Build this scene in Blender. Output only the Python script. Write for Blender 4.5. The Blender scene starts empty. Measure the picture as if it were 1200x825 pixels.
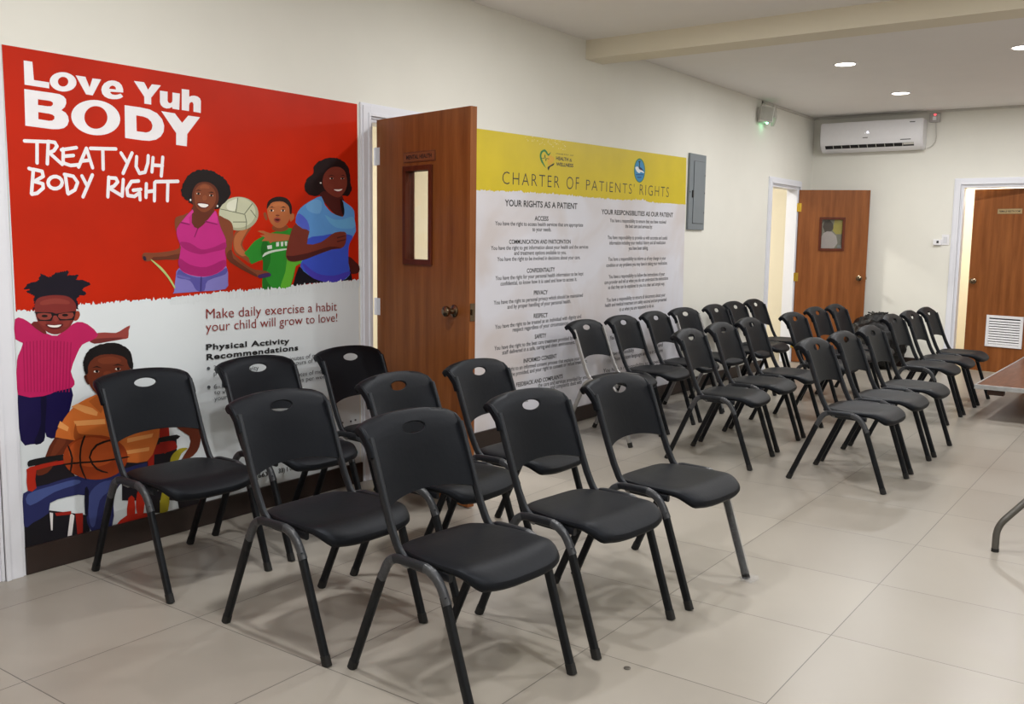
import bpy, bmesh, math, random
from mathutils import Vector, Matrix
from mathutils.geometry import tessellate_polygon
random.seed(7)
S = bpy.context.scene
COL = S.collection
PI = math.pi

# ------------------------------------------------------------------ camera, world, light, exposure
CAM = Vector((0, -3.7834, 1.3896)); FPX = 1106.45
def cam_axes(yaw=0.94775, pitch=0.118702, roll=0.013614):
    cy, sy, cp, sp = math.cos(yaw), math.sin(yaw), math.cos(pitch), math.sin(pitch)
    f = Vector((sy*cp, cy*cp, -sp)); r = Vector((cy, -sy, 0)); u = r.cross(f)
    cr, sr = math.cos(roll), math.sin(roll)
    return r*cr+u*sr, u*cr-r*sr, f
AX, AY, AF = cam_axes()
cd = bpy.data.cameras.new('camera'); cam = bpy.data.objects.new('camera', cd); COL.objects.link(cam)
M = Matrix((AX, AY, -AF)).transposed().to_4x4(); M.translation = CAM
cam.matrix_world = M
cd.sensor_width = 36; cd.lens = 36*FPX/1200; cd.clip_start = .05
S.camera = cam
S.view_settings.view_transform = 'Standard'; S.view_settings.look = 'None'
S.view_settings.gamma = 1; S.view_settings.use_curve_mapping = False
S.view_settings.exposure = 0.0
w = bpy.data.worlds.new('world'); S.world = w; w.use_nodes = True
w.node_tree.nodes['Background'].inputs[0].default_value = (.8, .85, 1, 1)
w.node_tree.nodes['Background'].inputs[1].default_value = .05
LAMP_W = 28.0            # each ceiling downlight
ROOM_W = 75.0            # lamps in the side rooms
LAMP_COL = (1, .99, .98)

def ray(u, v): return AX*((u-600)/FPX) - AY*((v-412.5)/FPX) + AF
def on_y(u, v, y=0):
    d = ray(u, v); return CAM + d*((y-CAM.y)/d.y)
def on_x(u, v, x):
    d = ray(u, v); return CAM + d*((x-CAM.x)/d.x)
def on_z(u, v, z=0):
    d = ray(u, v); return CAM + d*((z-CAM.z)/d.z)

# ------------------------------------------------------------------ materials
def lin(c): 
    c /= 255; return c/12.92 if c <= .04045 else ((c+.055)/1.055)**2.4
MATS = {}
def mat(name, rgb, rough=.5, metal=0, spec=.5, noise=0, nscale=20, bump=0, stretch=(1, 1, 1), emit=0, coat=0, alpha=1, tint=None):
    if name in MATS: return MATS[name]
    m = bpy.data.materials.new(name); m.use_nodes = True; nt = m.node_tree; N, L = nt.nodes, nt.links
    b = N['Principled BSDF']; c = tuple(lin(x) for x in rgb)+(1,)
    b.inputs['Base Color'].default_value = c; b.inputs['Roughness'].default_value = rough
    b.inputs['Metallic'].default_value = metal; b.inputs['Specular IOR Level'].default_value = spec
    if tint: b.inputs['Specular Tint'].default_value = tint+(1,)
    if coat: b.inputs['Coat Weight'].default_value = coat
    if alpha < 1: b.inputs['Alpha'].default_value = alpha
    if emit:
        b.inputs['Emission Color'].default_value = c; b.inputs['Emission Strength'].default_value = emit
    if noise or bump:
        tc = N.new('ShaderNodeTexCoord'); mp = N.new('ShaderNodeMapping'); mp.inputs['Scale'].default_value = stretch
        n = N.new('ShaderNodeTexNoise'); n.inputs['Scale'].default_value = nscale; n.inputs['Detail'].default_value = 5
        L.new(tc.outputs['Object'], mp.inputs[0]); L.new(mp.outputs[0], n.inputs['Vector'])
        if noise:
            r = N.new('ShaderNodeValToRGB')
            r.color_ramp.elements[0].position = .3; r.color_ramp.elements[1].position = .7
            r.color_ramp.elements[0].color = tuple(x*(1-noise) for x in c[:3])+(1,)
            r.color_ramp.elements[1].color = tuple(min(1, x*(1+noise)) for x in c[:3])+(1,)
            L.new(n.outputs['Fac'], r.inputs[0]); L.new(r.outputs[0], b.inputs['Base Color'])
        if bump:
            bp = N.new('ShaderNodeBump'); bp.inputs['Strength'].default_value = bump; bp.inputs['Distance'].default_value = .01
            L.new(n.outputs['Fac'], bp.inputs['Height']); L.new(bp.outputs[0], b.inputs['Normal'])
    MATS[name] = m; return m
def wood(name, dark, light, rough=.38):
    m = bpy.data.materials.new(name); m.use_nodes = True; N, L = m.node_tree.nodes, m.node_tree.links
    b = N['Principled BSDF']; b.inputs['Roughness'].default_value = rough; b.inputs['Specular IOR Level'].default_value = .25
    tc = N.new('ShaderNodeTexCoord'); mp = N.new('ShaderNodeMapping'); mp.inputs['Scale'].default_value = (9, 9, .55)
    n = N.new('ShaderNodeTexNoise'); n.inputs['Scale'].default_value = 2.2; n.inputs['Detail'].default_value = 7; n.inputs['Distortion'].default_value = .25
    n2 = N.new('ShaderNodeTexNoise'); n2.inputs['Scale'].default_value = 16; n2.inputs['Detail'].default_value = 3
    mx = N.new('ShaderNodeMath'); mx.operation = 'MULTIPLY_ADD'; mx.inputs[1].default_value = .3
    r = N.new('ShaderNodeValToRGB'); r.color_ramp.elements[0].position = .42; r.color_ramp.elements[1].position = .9
    r.color_ramp.elements[0].color = tuple(lin(x) for x in dark)+(1,); r.color_ramp.elements[1].color = tuple(lin(x) for x in light)+(1,)
    L.new(tc.outputs['Object'], mp.inputs[0]); L.new(mp.outputs[0], n.inputs['Vector']); L.new(mp.outputs[0], n2.inputs['Vector'])
    L.new(n2.outputs['Fac'], mx.inputs[0]); L.new(n.outputs['Fac'], mx.inputs[2]); L.new(mx.outputs[0], r.inputs[0])
    L.new(r.outputs[0], b.inputs['Base Color'])
    return m
WALL = mat('cream_wall_paint', (228, 227, 219), .75, noise=.015, nscale=3, bump=.02)
SIDE_WALL = mat('warm_side_room_paint', (243, 236, 218), .8, noise=.01, nscale=3)
CEIL = mat('grey_white_ceiling', (238, 236, 234), .85, noise=.01, nscale=4)
BEAM = mat('cream_beam_paint', (228, 221, 202), .8, noise=.01, nscale=4)
TRIM = mat('white_gloss_trim', (226, 228, 236), .35, noise=.01, nscale=5)
BASE = mat('dark_brown_baseboard', (44, 32, 28), .35, noise=.2, nscale=6)
WOOD = wood('brown_door_veneer', (114, 63, 28), (148, 90, 46))
WOOD2 = wood('dark_red_window_frame_wood', (74, 30, 14), (100, 46, 24))
SHELL = mat('black_textured_plastic', (9, 10, 14), .5, spec=.20, tint=(.8, .88, 1.), noise=.05, nscale=60, bump=.05)
FRAME = mat('dark_grey_steel', (24, 25, 29), .4, spec=.4, tint=(.85, .92, 1.), noise=.05, nscale=30)
LEG = mat('black_leg_paint', (12, 13, 16), .42, spec=.3, tint=(.85, .92, 1.), noise=.05, nscale=30)
SILVER = mat('silver_grey_steel', (150, 150, 150), .35, metal=.6, noise=.05, nscale=30)
FILM = mat('grey_plastic_film', (56, 58, 62), .3, noise=.2, nscale=60, bump=.3)
RUBBER = mat('black_rubber', (18, 18, 18), .7, noise=.05)
BRASS = mat('brass', (196, 160, 60), .3, metal=.9, noise=.05)
KNOB = mat('antique_bronze', (120, 104, 84), .22, metal=.95, noise=.1)
GREYBOX = mat('grey_enamel', (116, 124, 130), .45, noise=.03, nscale=8)
DARKLINE = mat('dark_seam', (40, 44, 48), .6, noise=.02)
WHITEPL = mat('white_plastic', (232, 232, 236), .3, noise=.01)
BLACKPL = mat('black_gap', (14, 14, 16), .6, noise=.02)
GREYPL = mat('grey_plastic', (204, 202, 196), .5, noise=.03)

def floor_mat():
    m = bpy.data.materials.new('beige_porcelain_tile'); m.use_nodes = True; N, L = m.node_tree.nodes, m.node_tree.links
    b = N['Principled BSDF']
    tc = N.new('ShaderNodeTexCoord'); sp = N.new('ShaderNodeSeparateXYZ'); L.new(tc.outputs['Object'], sp.inputs[0])
    T = .636
    def mth(op, a, bb=None, c=None):
        n = N.new('ShaderNodeMath'); n.operation = op
        for i, x in enumerate((a, bb, c)):
            if x is None: continue
            if isinstance(x, (int, float)): n.inputs[i].default_value = x
            else: L.new(x, n.inputs[i])
        return n.outputs[0]
    gs, ids = [], []
    for ax, off in (('X', 2.6657), ('Y', -2.8332)):
        t = mth('DIVIDE', mth('SUBTRACT', sp.outputs[ax], off), T)
        fr = mth('FRACT', t); ids.append(mth('FLOOR', t))
        d = mth('MINIMUM', fr, mth('SUBTRACT', 1, fr))
        gs.append(mth('LESS_THAN', d, .0026))
    g = mth('MAXIMUM', gs[0], gs[1])
    cv = N.new('ShaderNodeCombineXYZ'); L.new(ids[0], cv.inputs[0]); L.new(ids[1], cv.inputs[1])
    wn = N.new('ShaderNodeTexWhiteNoise'); wn.noise_dimensions = '3D'; L.new(cv.outputs[0], wn.inputs['Vector'])
    n = N.new('ShaderNodeTexNoise'); n.inputs['Scale'].default_value = 1.6; n.inputs['Detail'].default_value = 4
    L.new(tc.outputs['Object'], n.inputs['Vector'])
    v = mth('ADD', mth('MULTIPLY', wn.outputs['Value'], .06), mth('MULTIPLY', n.outputs['Fac'], .10))
    r = N.new('ShaderNodeMix'); r.data_type = 'RGBA'
    r.inputs[6].default_value = tuple(lin(x) for x in (139, 133, 124))+(1,); r.inputs[7].default_value = tuple(lin(x) for x in (166, 160, 150))+(1,)
    L.new(mth('MULTIPLY', v, 6), r.inputs[0])
    r2 = N.new('ShaderNodeMix'); r2.data_type = 'RGBA'
    L.new(g, r2.inputs[0]); L.new(r.outputs[2], r2.inputs[6]); r2.inputs[7].default_value = tuple(lin(x) for x in (84, 81, 77))+(1,)
    L.new(r2.outputs[2], b.inputs['Base Color'])
    L.new(mth('ADD', mth('MULTIPLY', n.outputs['Fac'], .12), .26), b.inputs['Roughness'])
    b.inputs['Specular IOR Level'].default_value = .5
    return m

# ------------------------------------------------------------------ helpers
def link(name, me, parent=None, loc=None):
    o = bpy.data.objects.new(name, me); COL.objects.link(o)
    if parent is not None: o.parent = parent
    if loc is not None: o.location = loc
    return o
def obj(name, bm, mats, parent=None, smooth=False, loc=None):
    bmesh.ops.recalc_face_normals(bm, faces=bm.faces)
    me = bpy.data.meshes.new(name); bm.to_mesh(me); bm.free()
    for m in (mats if isinstance(mats, (list, tuple)) else [mats]): me.materials.append(m)
    if smooth:
        for p in me.polygons: p.use_smooth = True
        try: me.set_sharp_from_angle(angle=math.radians(40))
        except Exception: pass
    return link(name, me, parent, loc)
def empty(name, loc=(0, 0, 0), rz=0):
    o = bpy.data.objects.new(name, None); COL.objects.link(o); o.location = loc; o.rotation_euler = (0, 0, rz)
    o.empty_display_size = .1; return o
def tag(o, label, cat, group=None):
    o['label'] = label; o['category'] = cat
    if group: o['group'] = group
    return o
def struct(o): o['kind'] = 'structure'; return o
def box(bm, a, b, bev=0, mi=0):
    x0, y0, z0 = a; x1, y1, z1 = b
    vs = [bm.verts.new((x, y, z)) for x in (x0, x1) for y in (y0, y1) for z in (z0, z1)]
    fs = [bm.faces.new([vs[i] for i in q]) for q in ((0, 1, 3, 2), (4, 6, 7, 5), (0, 4, 5, 1), (2, 3, 7, 6), (0, 2, 6, 4), (1, 5, 7, 3))]
    for f in fs: f.material_index = mi
    if bev:
        es = list({e for f in fs for e in f.edges})
        bmesh.ops.bevel(bm, geom=es, offset=bev, segments=2, affect='EDGES', profile=.6)
def boxes(*bs, bev=0):
    bm = bmesh.new()
    for a, b in bs: box(bm, a, b, bev)
    return bm
def sweep(bm, path, ra, rb=None, seg=10, side=Vector((1, 0, 0)), mi=0, cap=True, sq=1.):
    """tube along path; ra = radius across 'side', rb = radius in the other direction"""
    rb = ra if rb is None else rb
    P = [Vector(p) for p in path]; rings = []
    for i, p in enumerate(P):
        t = (P[min(i+1, len(P)-1)]-P[max(i-1, 0)]).normalized()
        s = (side - t*side.dot(t))
        if s.length < 1e-4: s = Vector((0, 1, 0)) - t*t.y
        s.normalize(); n = t.cross(s)
        pw = lambda c_: math.copysign(abs(c_)**sq, c_)
        rings.append([bm.verts.new(p + s*(ra*pw(math.cos(a))) + n*(rb*pw(math.sin(a)))) for a in [2*PI*(k+.5)/seg for k in range(seg)]])
    for A, B in zip(rings, rings[1:]):
        for k in range(seg):
            f = bm.faces.new((A[k], A[(k+1) % seg], B[(k+1) % seg], B[k])); f.material_index = mi
    if cap:
        bm.faces.new(list(reversed(rings[0]))).material_index = mi; bm.faces.new(rings[-1]).material_index = mi
def lathe(bm, prof, M=Matrix(), seg=24, mi=0):
    rings = []
    for r, z in prof:
        rings.append([bm.verts.new(M @ Vector((r*math.cos(2*PI*k/seg), r*math.sin(2*PI*k/seg), z))) for k in range(seg)])
    for A, B in zip(rings, rings[1:]):
        for k in range(seg): bm.faces.new((A[k], A[(k+1) % seg], B[(k+1) % seg], B[k])).material_index = mi
    bm.faces.new(list(reversed(rings[0]))).material_index = mi; bm.faces.new(rings[-1]).material_index = mi
def fillet(pts, rads, n=6):
    """polyline with rounded corners"""
    P = [Vector(p) for p in pts]; out = [P[0]]
    for i in range(1, len(P)-1):
        a, b, c = P[i-1], P[i], P[i+1]; r = rads[i-1]
        d1 = (a-b).normalized(); d2 = (c-b).normalized()
        p1, p2 = b+d1*r, b+d2*r
        for k in range(n+1):
            t = k/n; out.append(p1*(1-t)**2 + b*2*t*(1-t) + p2*t*t)
    out.append(P[-1]); return out
def smooth_closed(pts, n=4):
    out = []; k = len(pts)
    for i in range(k):
        p0, p1, p2, p3 = [Vector(pts[j % k]) for j in (i-1, i, i+1, i+2)]
        for s in range(n):
            t = s/n
            out.append(.5*((2*p1) + (p2-p0)*t + (2*p0-5*p1+4*p2-p3)*t*t + (3*p1-p0-3*p2+p3)*t**3))
    return out
_txt = {}
def text2d(s, bold=0., spacing=1.):
    """flat lettering: (verts, faces) in text units, from x=0 to x=1, cap height = 1"""
    c = bpy.data.curves.new('t', 'FONT'); c.body = s; c.size = 1; c.offset = bold; c.space_character = spacing; c.resolution_u = 3
    o = bpy.data.objects.new('t', c); me = bpy.data.meshes.new_from_object(o)
    vs = [v.co.xy.copy() for v in me.vertices]; fs = [tuple(p.vertices) for p in me.polygons]
    bpy.data.objects.remove(o); bpy.data.curves.remove(c); bpy.data.meshes.remove(me)
    x0 = min(v.x for v in vs); x1 = max(v.x for v in vs)
    return [Vector(((v.x-x0)/(x1-x0), v.y)) for v in vs], fs
_ext = {}
def hext(bold):
    if bold not in _ext:
        v = [p.y for p in text2d('H', bold)[0]]; _ext[bold] = (min(v), max(v))
    return _ext[bold]
def add_text(bm, s, f, bold=0., spacing=1., mi=0):
    """f(tx, ty) -> world; tx in 0..1 along the line, ty in cap heights"""
    vs, fs = text2d(s, bold, spacing)
    lo, hi = hext(bold); V = [bm.verts.new(f(v.x, (v.y-lo)/(hi-lo))) for v in vs]
    for q in fs:
        try: bm.faces.new([V[i] for i in q]).material_index = mi
        except ValueError: pass
def wall_line(bm, s, p0, p1, cap, y, bold=0., spacing=1., mi=0):
    a = on_y(*p0); b = on_y(*p1); h = on_y(p0[0], p0[1]-cap).z - a.z
    add_text(bm, s, lambda tx, ty: Vector((a.x+(b.x-a.x)*tx, y, a.z+(b.z-a.z)*tx+h*ty)), bold, spacing, mi)
def poly(bm, pts3, mi=0):
    V = [bm.verts.new(p) for p in pts3]
    for t in tessellate_polygon([pts3]):
        try: bm.faces.new([V[i] for i in t]).material_index = mi
        except ValueError: pass
def wall_poly(bm, pix, y, mi=0, smooth=0):
    pts = [(a, b, 0) for a, b in pix]
    if smooth: pts = smooth_closed(pts, smooth)
    q = []
    for p in pts:
        w_ = on_y(p[0], p[1]); q.append(Vector((w_.x, y, w_.z)))
    poly(bm, q, mi)
def wall_loops(bm, loops, y):
    L3 = []
    for lp in loops:
        q = [on_y(a, b) for a, b in lp]; L3.append([Vector((p.x, y, p.z)) for p in q])
    flat = [p for l in L3 for p in l]; V = [bm.verts.new(p) for p in flat]
    for t in tessellate_polygon(L3):
        try: bm.faces.new([V[i] for i in t])
        except ValueError: pass
def wall_stroke(bm, pix, wpx, y, mi=0):
    """flat ribbon with round ends along a pixel polyline on the wall"""
    P = [on_y(*p) for p in pix]; P = [Vector((p.x, 0, p.z)) for p in P]
    a = on_y(pix[0][0], pix[0][1]); b = on_y(pix[0][0], pix[0][1]+wpx); r = abs(a.z-b.z)/2
    for i in range(len(P)-1):
        d = (P[i+1]-P[i]); 
        if d.length < 1e-6: continue
        d.normalize(); n = Vector((-d.z, 0, d.x)); yy = y - .00004*i
        ring = []
        for k in range(7):
            t = PI*k/6; ring.append(P[i+1] + n*(r*math.cos(t)) + d*(r*math.sin(t)))
        for k in range(7):
            t = PI*k/6; ring.append(P[i] - n*(r*math.cos(t)) - d*(r*math.sin(t)))
        poly(bm, [Vector((q.x, yy, q.z)) for q in ring], mi)

# ------------------------------------------------------------------ room shell
XB, ZC, YR, XL, TH = 11.327, 2.858, -6.6, -3.2, .12
struct(obj('floor', boxes(((XL-.2, YR-.2, -.1), (XB+2.2, 3.0, 0))), floor_mat()))
struct(obj('ceiling', boxes(((XL-.2, YR-.2, ZC), (XB+2.2, 3.0, ZC+.1))), CEIL))
D1 = (3.88, 4.735, 2.045); D2 = (10.02, 10.875, 2.02); D0 = (.85, 1.775, 2.06)
def wall_y(segs): return boxes(*segs)
xs = [XL, D0[0], D0[1], D1[0], D1[1], D2[0], D2[1], XB+TH]
segs = [((xs[0], 0, 0), (xs[1], TH, ZC)), ((xs[2], 0, 0), (xs[3], TH, ZC)), ((xs[4], 0, 0), (xs[5], TH, ZC)), ((xs[6], 0, 0), (xs[7], TH, ZC))]
for D in (D0, D1, D2): segs.append(((D[0], 0, D[2]), (D[1], TH, ZC)))
struct(obj('wall_left', boxes(*segs), WALL))
D3 = (-1.66, -2.56, 2.035)
struct(obj('wall_back', boxes(((XB, D3[0], 0), (XB+TH, 0, ZC)), ((XB, YR, 0), (XB+TH, D3[1], ZC)), ((XB, D3[1], D3[2]), (XB+TH, D3[0], ZC))), WALL))
struct(obj('wall_right', boxes(((XL, YR-TH, 0), (XB+TH, YR, ZC))), WALL))
struct(obj('wall_front', boxes(((XL-TH, YR, 0), (XL, TH, ZC))), WALL))
# rooms behind the doors
struct(obj('wall_side_rooms', boxes(((2.6, 2.6, 0), (XB+2, 2.7, ZC)), ((2.6, TH, 0), (2.7, 2.6, ZC)), ((7.2, TH, 0), (7.3, 2.6, ZC)), ((11.9, TH, 0), (12.0, 2.6, ZC)), ((XB+1.7, YR+3, 0), (XB+1.8, -.3, ZC)), ((XB+TH, -.6, 0), (XB+1.7, -.5, ZC)), ((XB+TH, -3.5, 0), (XB+1.7, -3.4, ZC))), SIDE_WALL))
struct(obj('ceiling_beam', boxes(((6.15, YR, 2.722), (6.395, 0, ZC))), BEAM))
BZ = .114
bb = [((1.872, -.016, 0), (3.80, 0, BZ)), ((4.815, -.016, 0), (9.94, 0, BZ)), ((10.96, -.016, 0), (XB, 0, BZ))]
struct(obj('baseboard_left', boxes(*bb, bev=.003), BASE))
struct(obj('baseboard_back', boxes(((XB-.016, -1.575, 0), (XB, -.016, BZ)), ((XB-.016, YR, 0), (XB, -2.645, BZ)), bev=.003), BASE))
# door casings: stepped profile
def casing_y(name, D, wdt=.08):
    bm = bmesh.new(); x0, x1, z1 = D
    for a, b, t in ((0, wdt, .012), (.012, wdt-.014, .02), (.012, .03, .026)):
        box(bm, (x0-b, -t, 0), (x0-a, 0, z1+b), .002); box(bm, (x1+a, -t, 0), (x1+b, 0, z1+b), .002)
        box(bm, (x0-a, -t, z1+a), (x1+a, 0, z1+b), .002)
    box(bm, (x0, -.002, 0), (x0+.02, TH+.002, z1)); box(bm, (x1-.02, -.002, 0), (x1, TH+.002, z1)); box(bm, (x0+.02, -.002, z1-.02), (x1-.02, TH+.002, z1))
    return struct(obj(name, bm, TRIM))
casing_y('trim_1', D1); casing_y('trim_2', D2); casing_y('trim_4', D0, .095)
bm = bmesh.new()
for a, b, t in ((0, .08, .012), (.012, .066, .02), (.012, .03, .026)):
    box(bm, (XB-t, D3[0]+a, 0), (XB, D3[0]+b, D3[2]+b), .002); box(bm, (XB-t, D3[1]-b, 0), (XB, D3[1]-a, D3[2]+b), .002)
    box(bm, (XB-t, D3[1]-a, D3[2]+a), (XB, D3[0]+a, D3[2]+b), .002)
box(bm, (XB-.002, D3[0]-.02, 0), (XB+TH, D3[0], D3[2])); box(bm, (XB-.002, D3[1], 0), (XB+TH, D3[1]+.02, D3[2])); box(bm, (XB-.002, D3[1]+.02, D3[2]-.02), (XB+TH, D3[0]-.02, D3[2]))
struct(obj('trim_3', bm, TRIM))

# ------------------------------------------------------------------ doors (leaf local: x from hinge 0..w, y thickness, z up)
def knob_bm(x, z, y, s):
    bm = bmesh.new(); R = Matrix.Translation((x, y, z)) @ Matrix.Rotation(PI/2*s, 4, 'X')
    lathe(bm, [(.001, 0), (.032, 0), (.032, .006), (.016, .014), (.012, .03), (.02, .038), (.028, .05), (.027, .062), (.018, .07), (.001, .072)], R, 20)
    return bm
def door(name, hinge, rz, wd, h, win=None, knobs=True, face=-1, kx=.06, kz=.95, hm=BRASS):
    r = struct(empty(name, hinge, rz)); t = .04; bm = bmesh.new()
    if win:
        a, b, c, d = win
        for A, B in (((0, 0, .008), (a, t, h)), ((b, 0, .008), (wd, t, h)), ((a, 0, .008), (b, t, c)), ((a, 0, d), (b, t, h))): box(bm, A, B)
        bmesh.ops.remove_doubles(bm, verts=bm.verts, dist=1e-5)
    else: box(bm, (0, 0, .008), (wd, t, h), .001)
    obj('leaf', bm, WOOD, r)
    if win:
        bm = bmesh.new(); f = .022
        for y0, y1 in ((-.012, .004), (t-.004, t+.012)):
            box(bm, (a-f, y0, c-f), (a+.006, y1, d+f), .002); box(bm, (b-.006, y0, c-f), (b+f, y1, d+f), .002)
            box(bm, (a, y0, c-f), (b, y1, c+.006), .002); box(bm, (a, y0, d-.006), (b, y1, d+f), .002)
        for A, B in (((a-.001, .002, c), (a+.004, t-.002, d)), ((b-.004, .002, c), (b+.001, t-.002, d))): box(bm, A, B)
        wf = obj('window_frame', bm, WOOD2, r)
        g = bpy.data.materials.get('clear_pane') or None
        if g is None:
            g = bpy.data.materials.new('clear_pane'); g.use_nodes = True
            nt = g.node_tree; bs = nt.nodes['Principled BSDF']
            bs.inputs['Transmission Weight'].default_value = 1; bs.inputs['Roughness'].default_value = .02; bs.inputs['IOR'].default_value = 1.3
        obj('pane', boxes(((a, t*.5-.002, c), (b, t*.5+.002, d))), g, wf)
    for s in (1, -1):
        obj('knob', knob_bm(wd-kx, kz, 0 if s == 1 else t, s), KNOB, r, True)
    bm = boxes(((wd-.001, .005, kz-.045), (wd+.003, t-.005, kz+.045)), ((wd, .012, kz-.014), (wd+.013, t-.012, kz+.014)))
    obj('latch', bm, KNOB, r)
    for z in (.22, 1.0, h-.2):
        bm = bmesh.new(); lathe(bm, [(.007, -.05), (.007, .05)], Matrix.Translation((-.006, 0, z)), 10)
        box(bm, (-.03, -.002, z-.048), (0, .001, z+.048)); box(bm, (0, -.002, z-.048), (.03, .0005, z+.048))
        obj('hinge', bm, hm, r)
    return r
def plate_sign(parent, text, x0, x1, z0, z1, y, frame_m, plate_m, ink_m, bold=.02, pad=.12):
    bm = boxes(((x0, y-.004, z0), (x1, y, z1)), bev=.001)
    s = obj('sign', bm, frame_m, parent)
    e = .006
    obj('plate', boxes(((x0+e, y-.0048, z0+e), (x1-e, y-.003, z1-e))), plate_m, s)
    bm = bmesh.new(); W_ = x1-x0; H_ = z1-z0
    add_text(bm, text, lambda tx, ty: Vector((x0+W_*pad+W_*(1-2*pad)*tx, y-.0052, z0+H_*.3+H_*.4*ty)), bold)
    obj('lettering', bm, ink_m, s)
INK = mat('black_print', (22, 24, 28), .5, noise=.02)
SIGNWOOD = mat('dark_sign_wood', (98, 56, 32), .4, noise=.1); SIGNWOOD2 = mat('brown_sign_plate', (122, 74, 44), .4, noise=.1)
SIGNBR = mat('dull_brass_plate', (150, 128, 92), .4, metal=.3, noise=.1)
h1 = Vector((3.915, -.02, 0)); e1 = Vector((3.735, -.83, 0)); d = e1-h1
d1 = door('door_1', h1, math.atan2(d.y, d.x), d.length, 2.04, win=(.285, .50, 1.27, 1.75), kx=.12, kz=1.02, hm=TRIM)
d1_len = d.length
plate_sign(d1, 'MENTAL HEALTH', .262, .545, 1.79, 1.845, 0, SIGNWOOD, SIGNWOOD2, INK, .03, .1)
h2 = Vector((10.872, -.02, 0)); e2 = Vector((11.20, -.725, 0)); d = e2-h2
d2 = door('door_2', h2, math.atan2(d.y, d.x), d.length, 2.0, win=(.26, .50, 1.33, 1.67), kx=.075, kz=1.0)
bm = bmesh.new(); PP = []  # flat coloured shapes set just behind the pane of this leaf
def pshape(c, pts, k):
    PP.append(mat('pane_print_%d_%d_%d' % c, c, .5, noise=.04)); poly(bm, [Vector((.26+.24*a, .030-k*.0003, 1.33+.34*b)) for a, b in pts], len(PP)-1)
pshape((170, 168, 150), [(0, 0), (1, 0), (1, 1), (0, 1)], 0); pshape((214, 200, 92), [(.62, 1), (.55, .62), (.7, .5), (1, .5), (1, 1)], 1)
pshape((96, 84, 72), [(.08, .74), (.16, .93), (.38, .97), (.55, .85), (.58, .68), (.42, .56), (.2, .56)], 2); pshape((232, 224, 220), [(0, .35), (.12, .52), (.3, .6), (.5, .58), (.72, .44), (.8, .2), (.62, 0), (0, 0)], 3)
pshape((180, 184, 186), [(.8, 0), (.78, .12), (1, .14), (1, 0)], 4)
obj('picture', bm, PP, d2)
h3 = Vector((XB+.04, D3[1]+.025, 0)); e3 = Vector((11.56, -1.745, 0)); d = e3-h3
# seen from the hall the free edge is on the left, so the leaf runs from the right-hand hinge
d3 = struct(empty('door_3', h3, math.atan2(d.y, d.x))); L3 = d.length
obj('leaf', boxes(((0, -.04, .008), (L3, 0, 2.005)), bev=.001), WOOD, d3)
obj('knob', knob_bm(L3-.055, 1.0, 0, -1), KNOB, d3, True); obj('knob', knob_bm(L3-.055, 1.0, -.04, 1), KNOB, d3, True)
vx0, vx1, vz0, vz1 = .20, .585, .29, .635
bm = bmesh.new(); 
box(bm, (vx0, 0, vz0), (vx0+.03, .014, vz1), .002); box(bm, (vx1-.03, 0, vz0), (vx1, .014, vz1), .002)
box(bm, (vx0+.03, 0, vz0), (vx1-.03, .014, vz0+.03), .002); box(bm, (vx0+.03, 0, vz1-.03), (vx1-.03, .014, vz1), .002)
vg = obj('vent_grille', bm, WHITEPL, d3)
bm = bmesh.new(); nsl = 10
for k in range(nsl):
    z = vz0+.034+(vz1-vz0-.07)*k/nsl; zz = (vz1-vz0-.07)/nsl
    V = [bm.verts.new(p) for p in ((vx0+.03, .012, z), (vx1-.03, .012, z), (vx1-.03, .002, z+zz*.7), (vx0+.03, .002, z+zz*.7), (vx0+.03, .012, z+zz*.3), (vx1-.03, .012, z+zz*.3))]
    bm.faces.new((V[0], V[1], V[5], V[4])); bm.faces.new((V[4], V[5], V[2], V[3])); bm.faces.new((V[0], V[3], V[2], V[1])); bm.faces.new((V[0], V[4], V[3])); bm.faces.new((V[1], V[2], V[5]))
obj('louvre', bm, WHITEPL, vg)
obj('backing', boxes(((vx0+.02, -.001, vz0+.02), (vx1-.02, .0015, vz1-.02))), DARKLINE, vg)
sx0, sx1, sz0, sz1 = .30, .555, 1.735, 1.79
sg = obj('sign', boxes(((sx0, 0, sz0), (sx1, .004, sz1)), bev=.001), SIGNBR, d3)
obj('plate', boxes(((sx0+.006, .003, sz0+.006), (sx1-.006, .0048, sz1-.006))), mat('pale_brass', (176, 152, 110), .4, metal=.2, noise=.1), sg)
bm = bmesh.new(); add_text(bm, 'FEMALE RESTROOM', lambda tx, ty: Vector((sx1-.02-(sx1-sx0-.04)*tx, .0054, sz0+.017+.021*ty)), .02); obj('lettering', bm, INK, sg)
# the leaf that closes the doorway at the far left edge (only its frame shows)
d0 = struct(empty('door_4', (D0[0]+.025, .05, 0)))
obj('leaf', boxes(((0, 0, .008), (D0[1]-D0[0]-.05, .04, D0[2]-.03)), bev=.001), WOOD, d0)
obj('knob', knob_bm(D0[1]-D0[0]-.12, 1.0, 0, 1), KNOB, d0, True)

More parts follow.
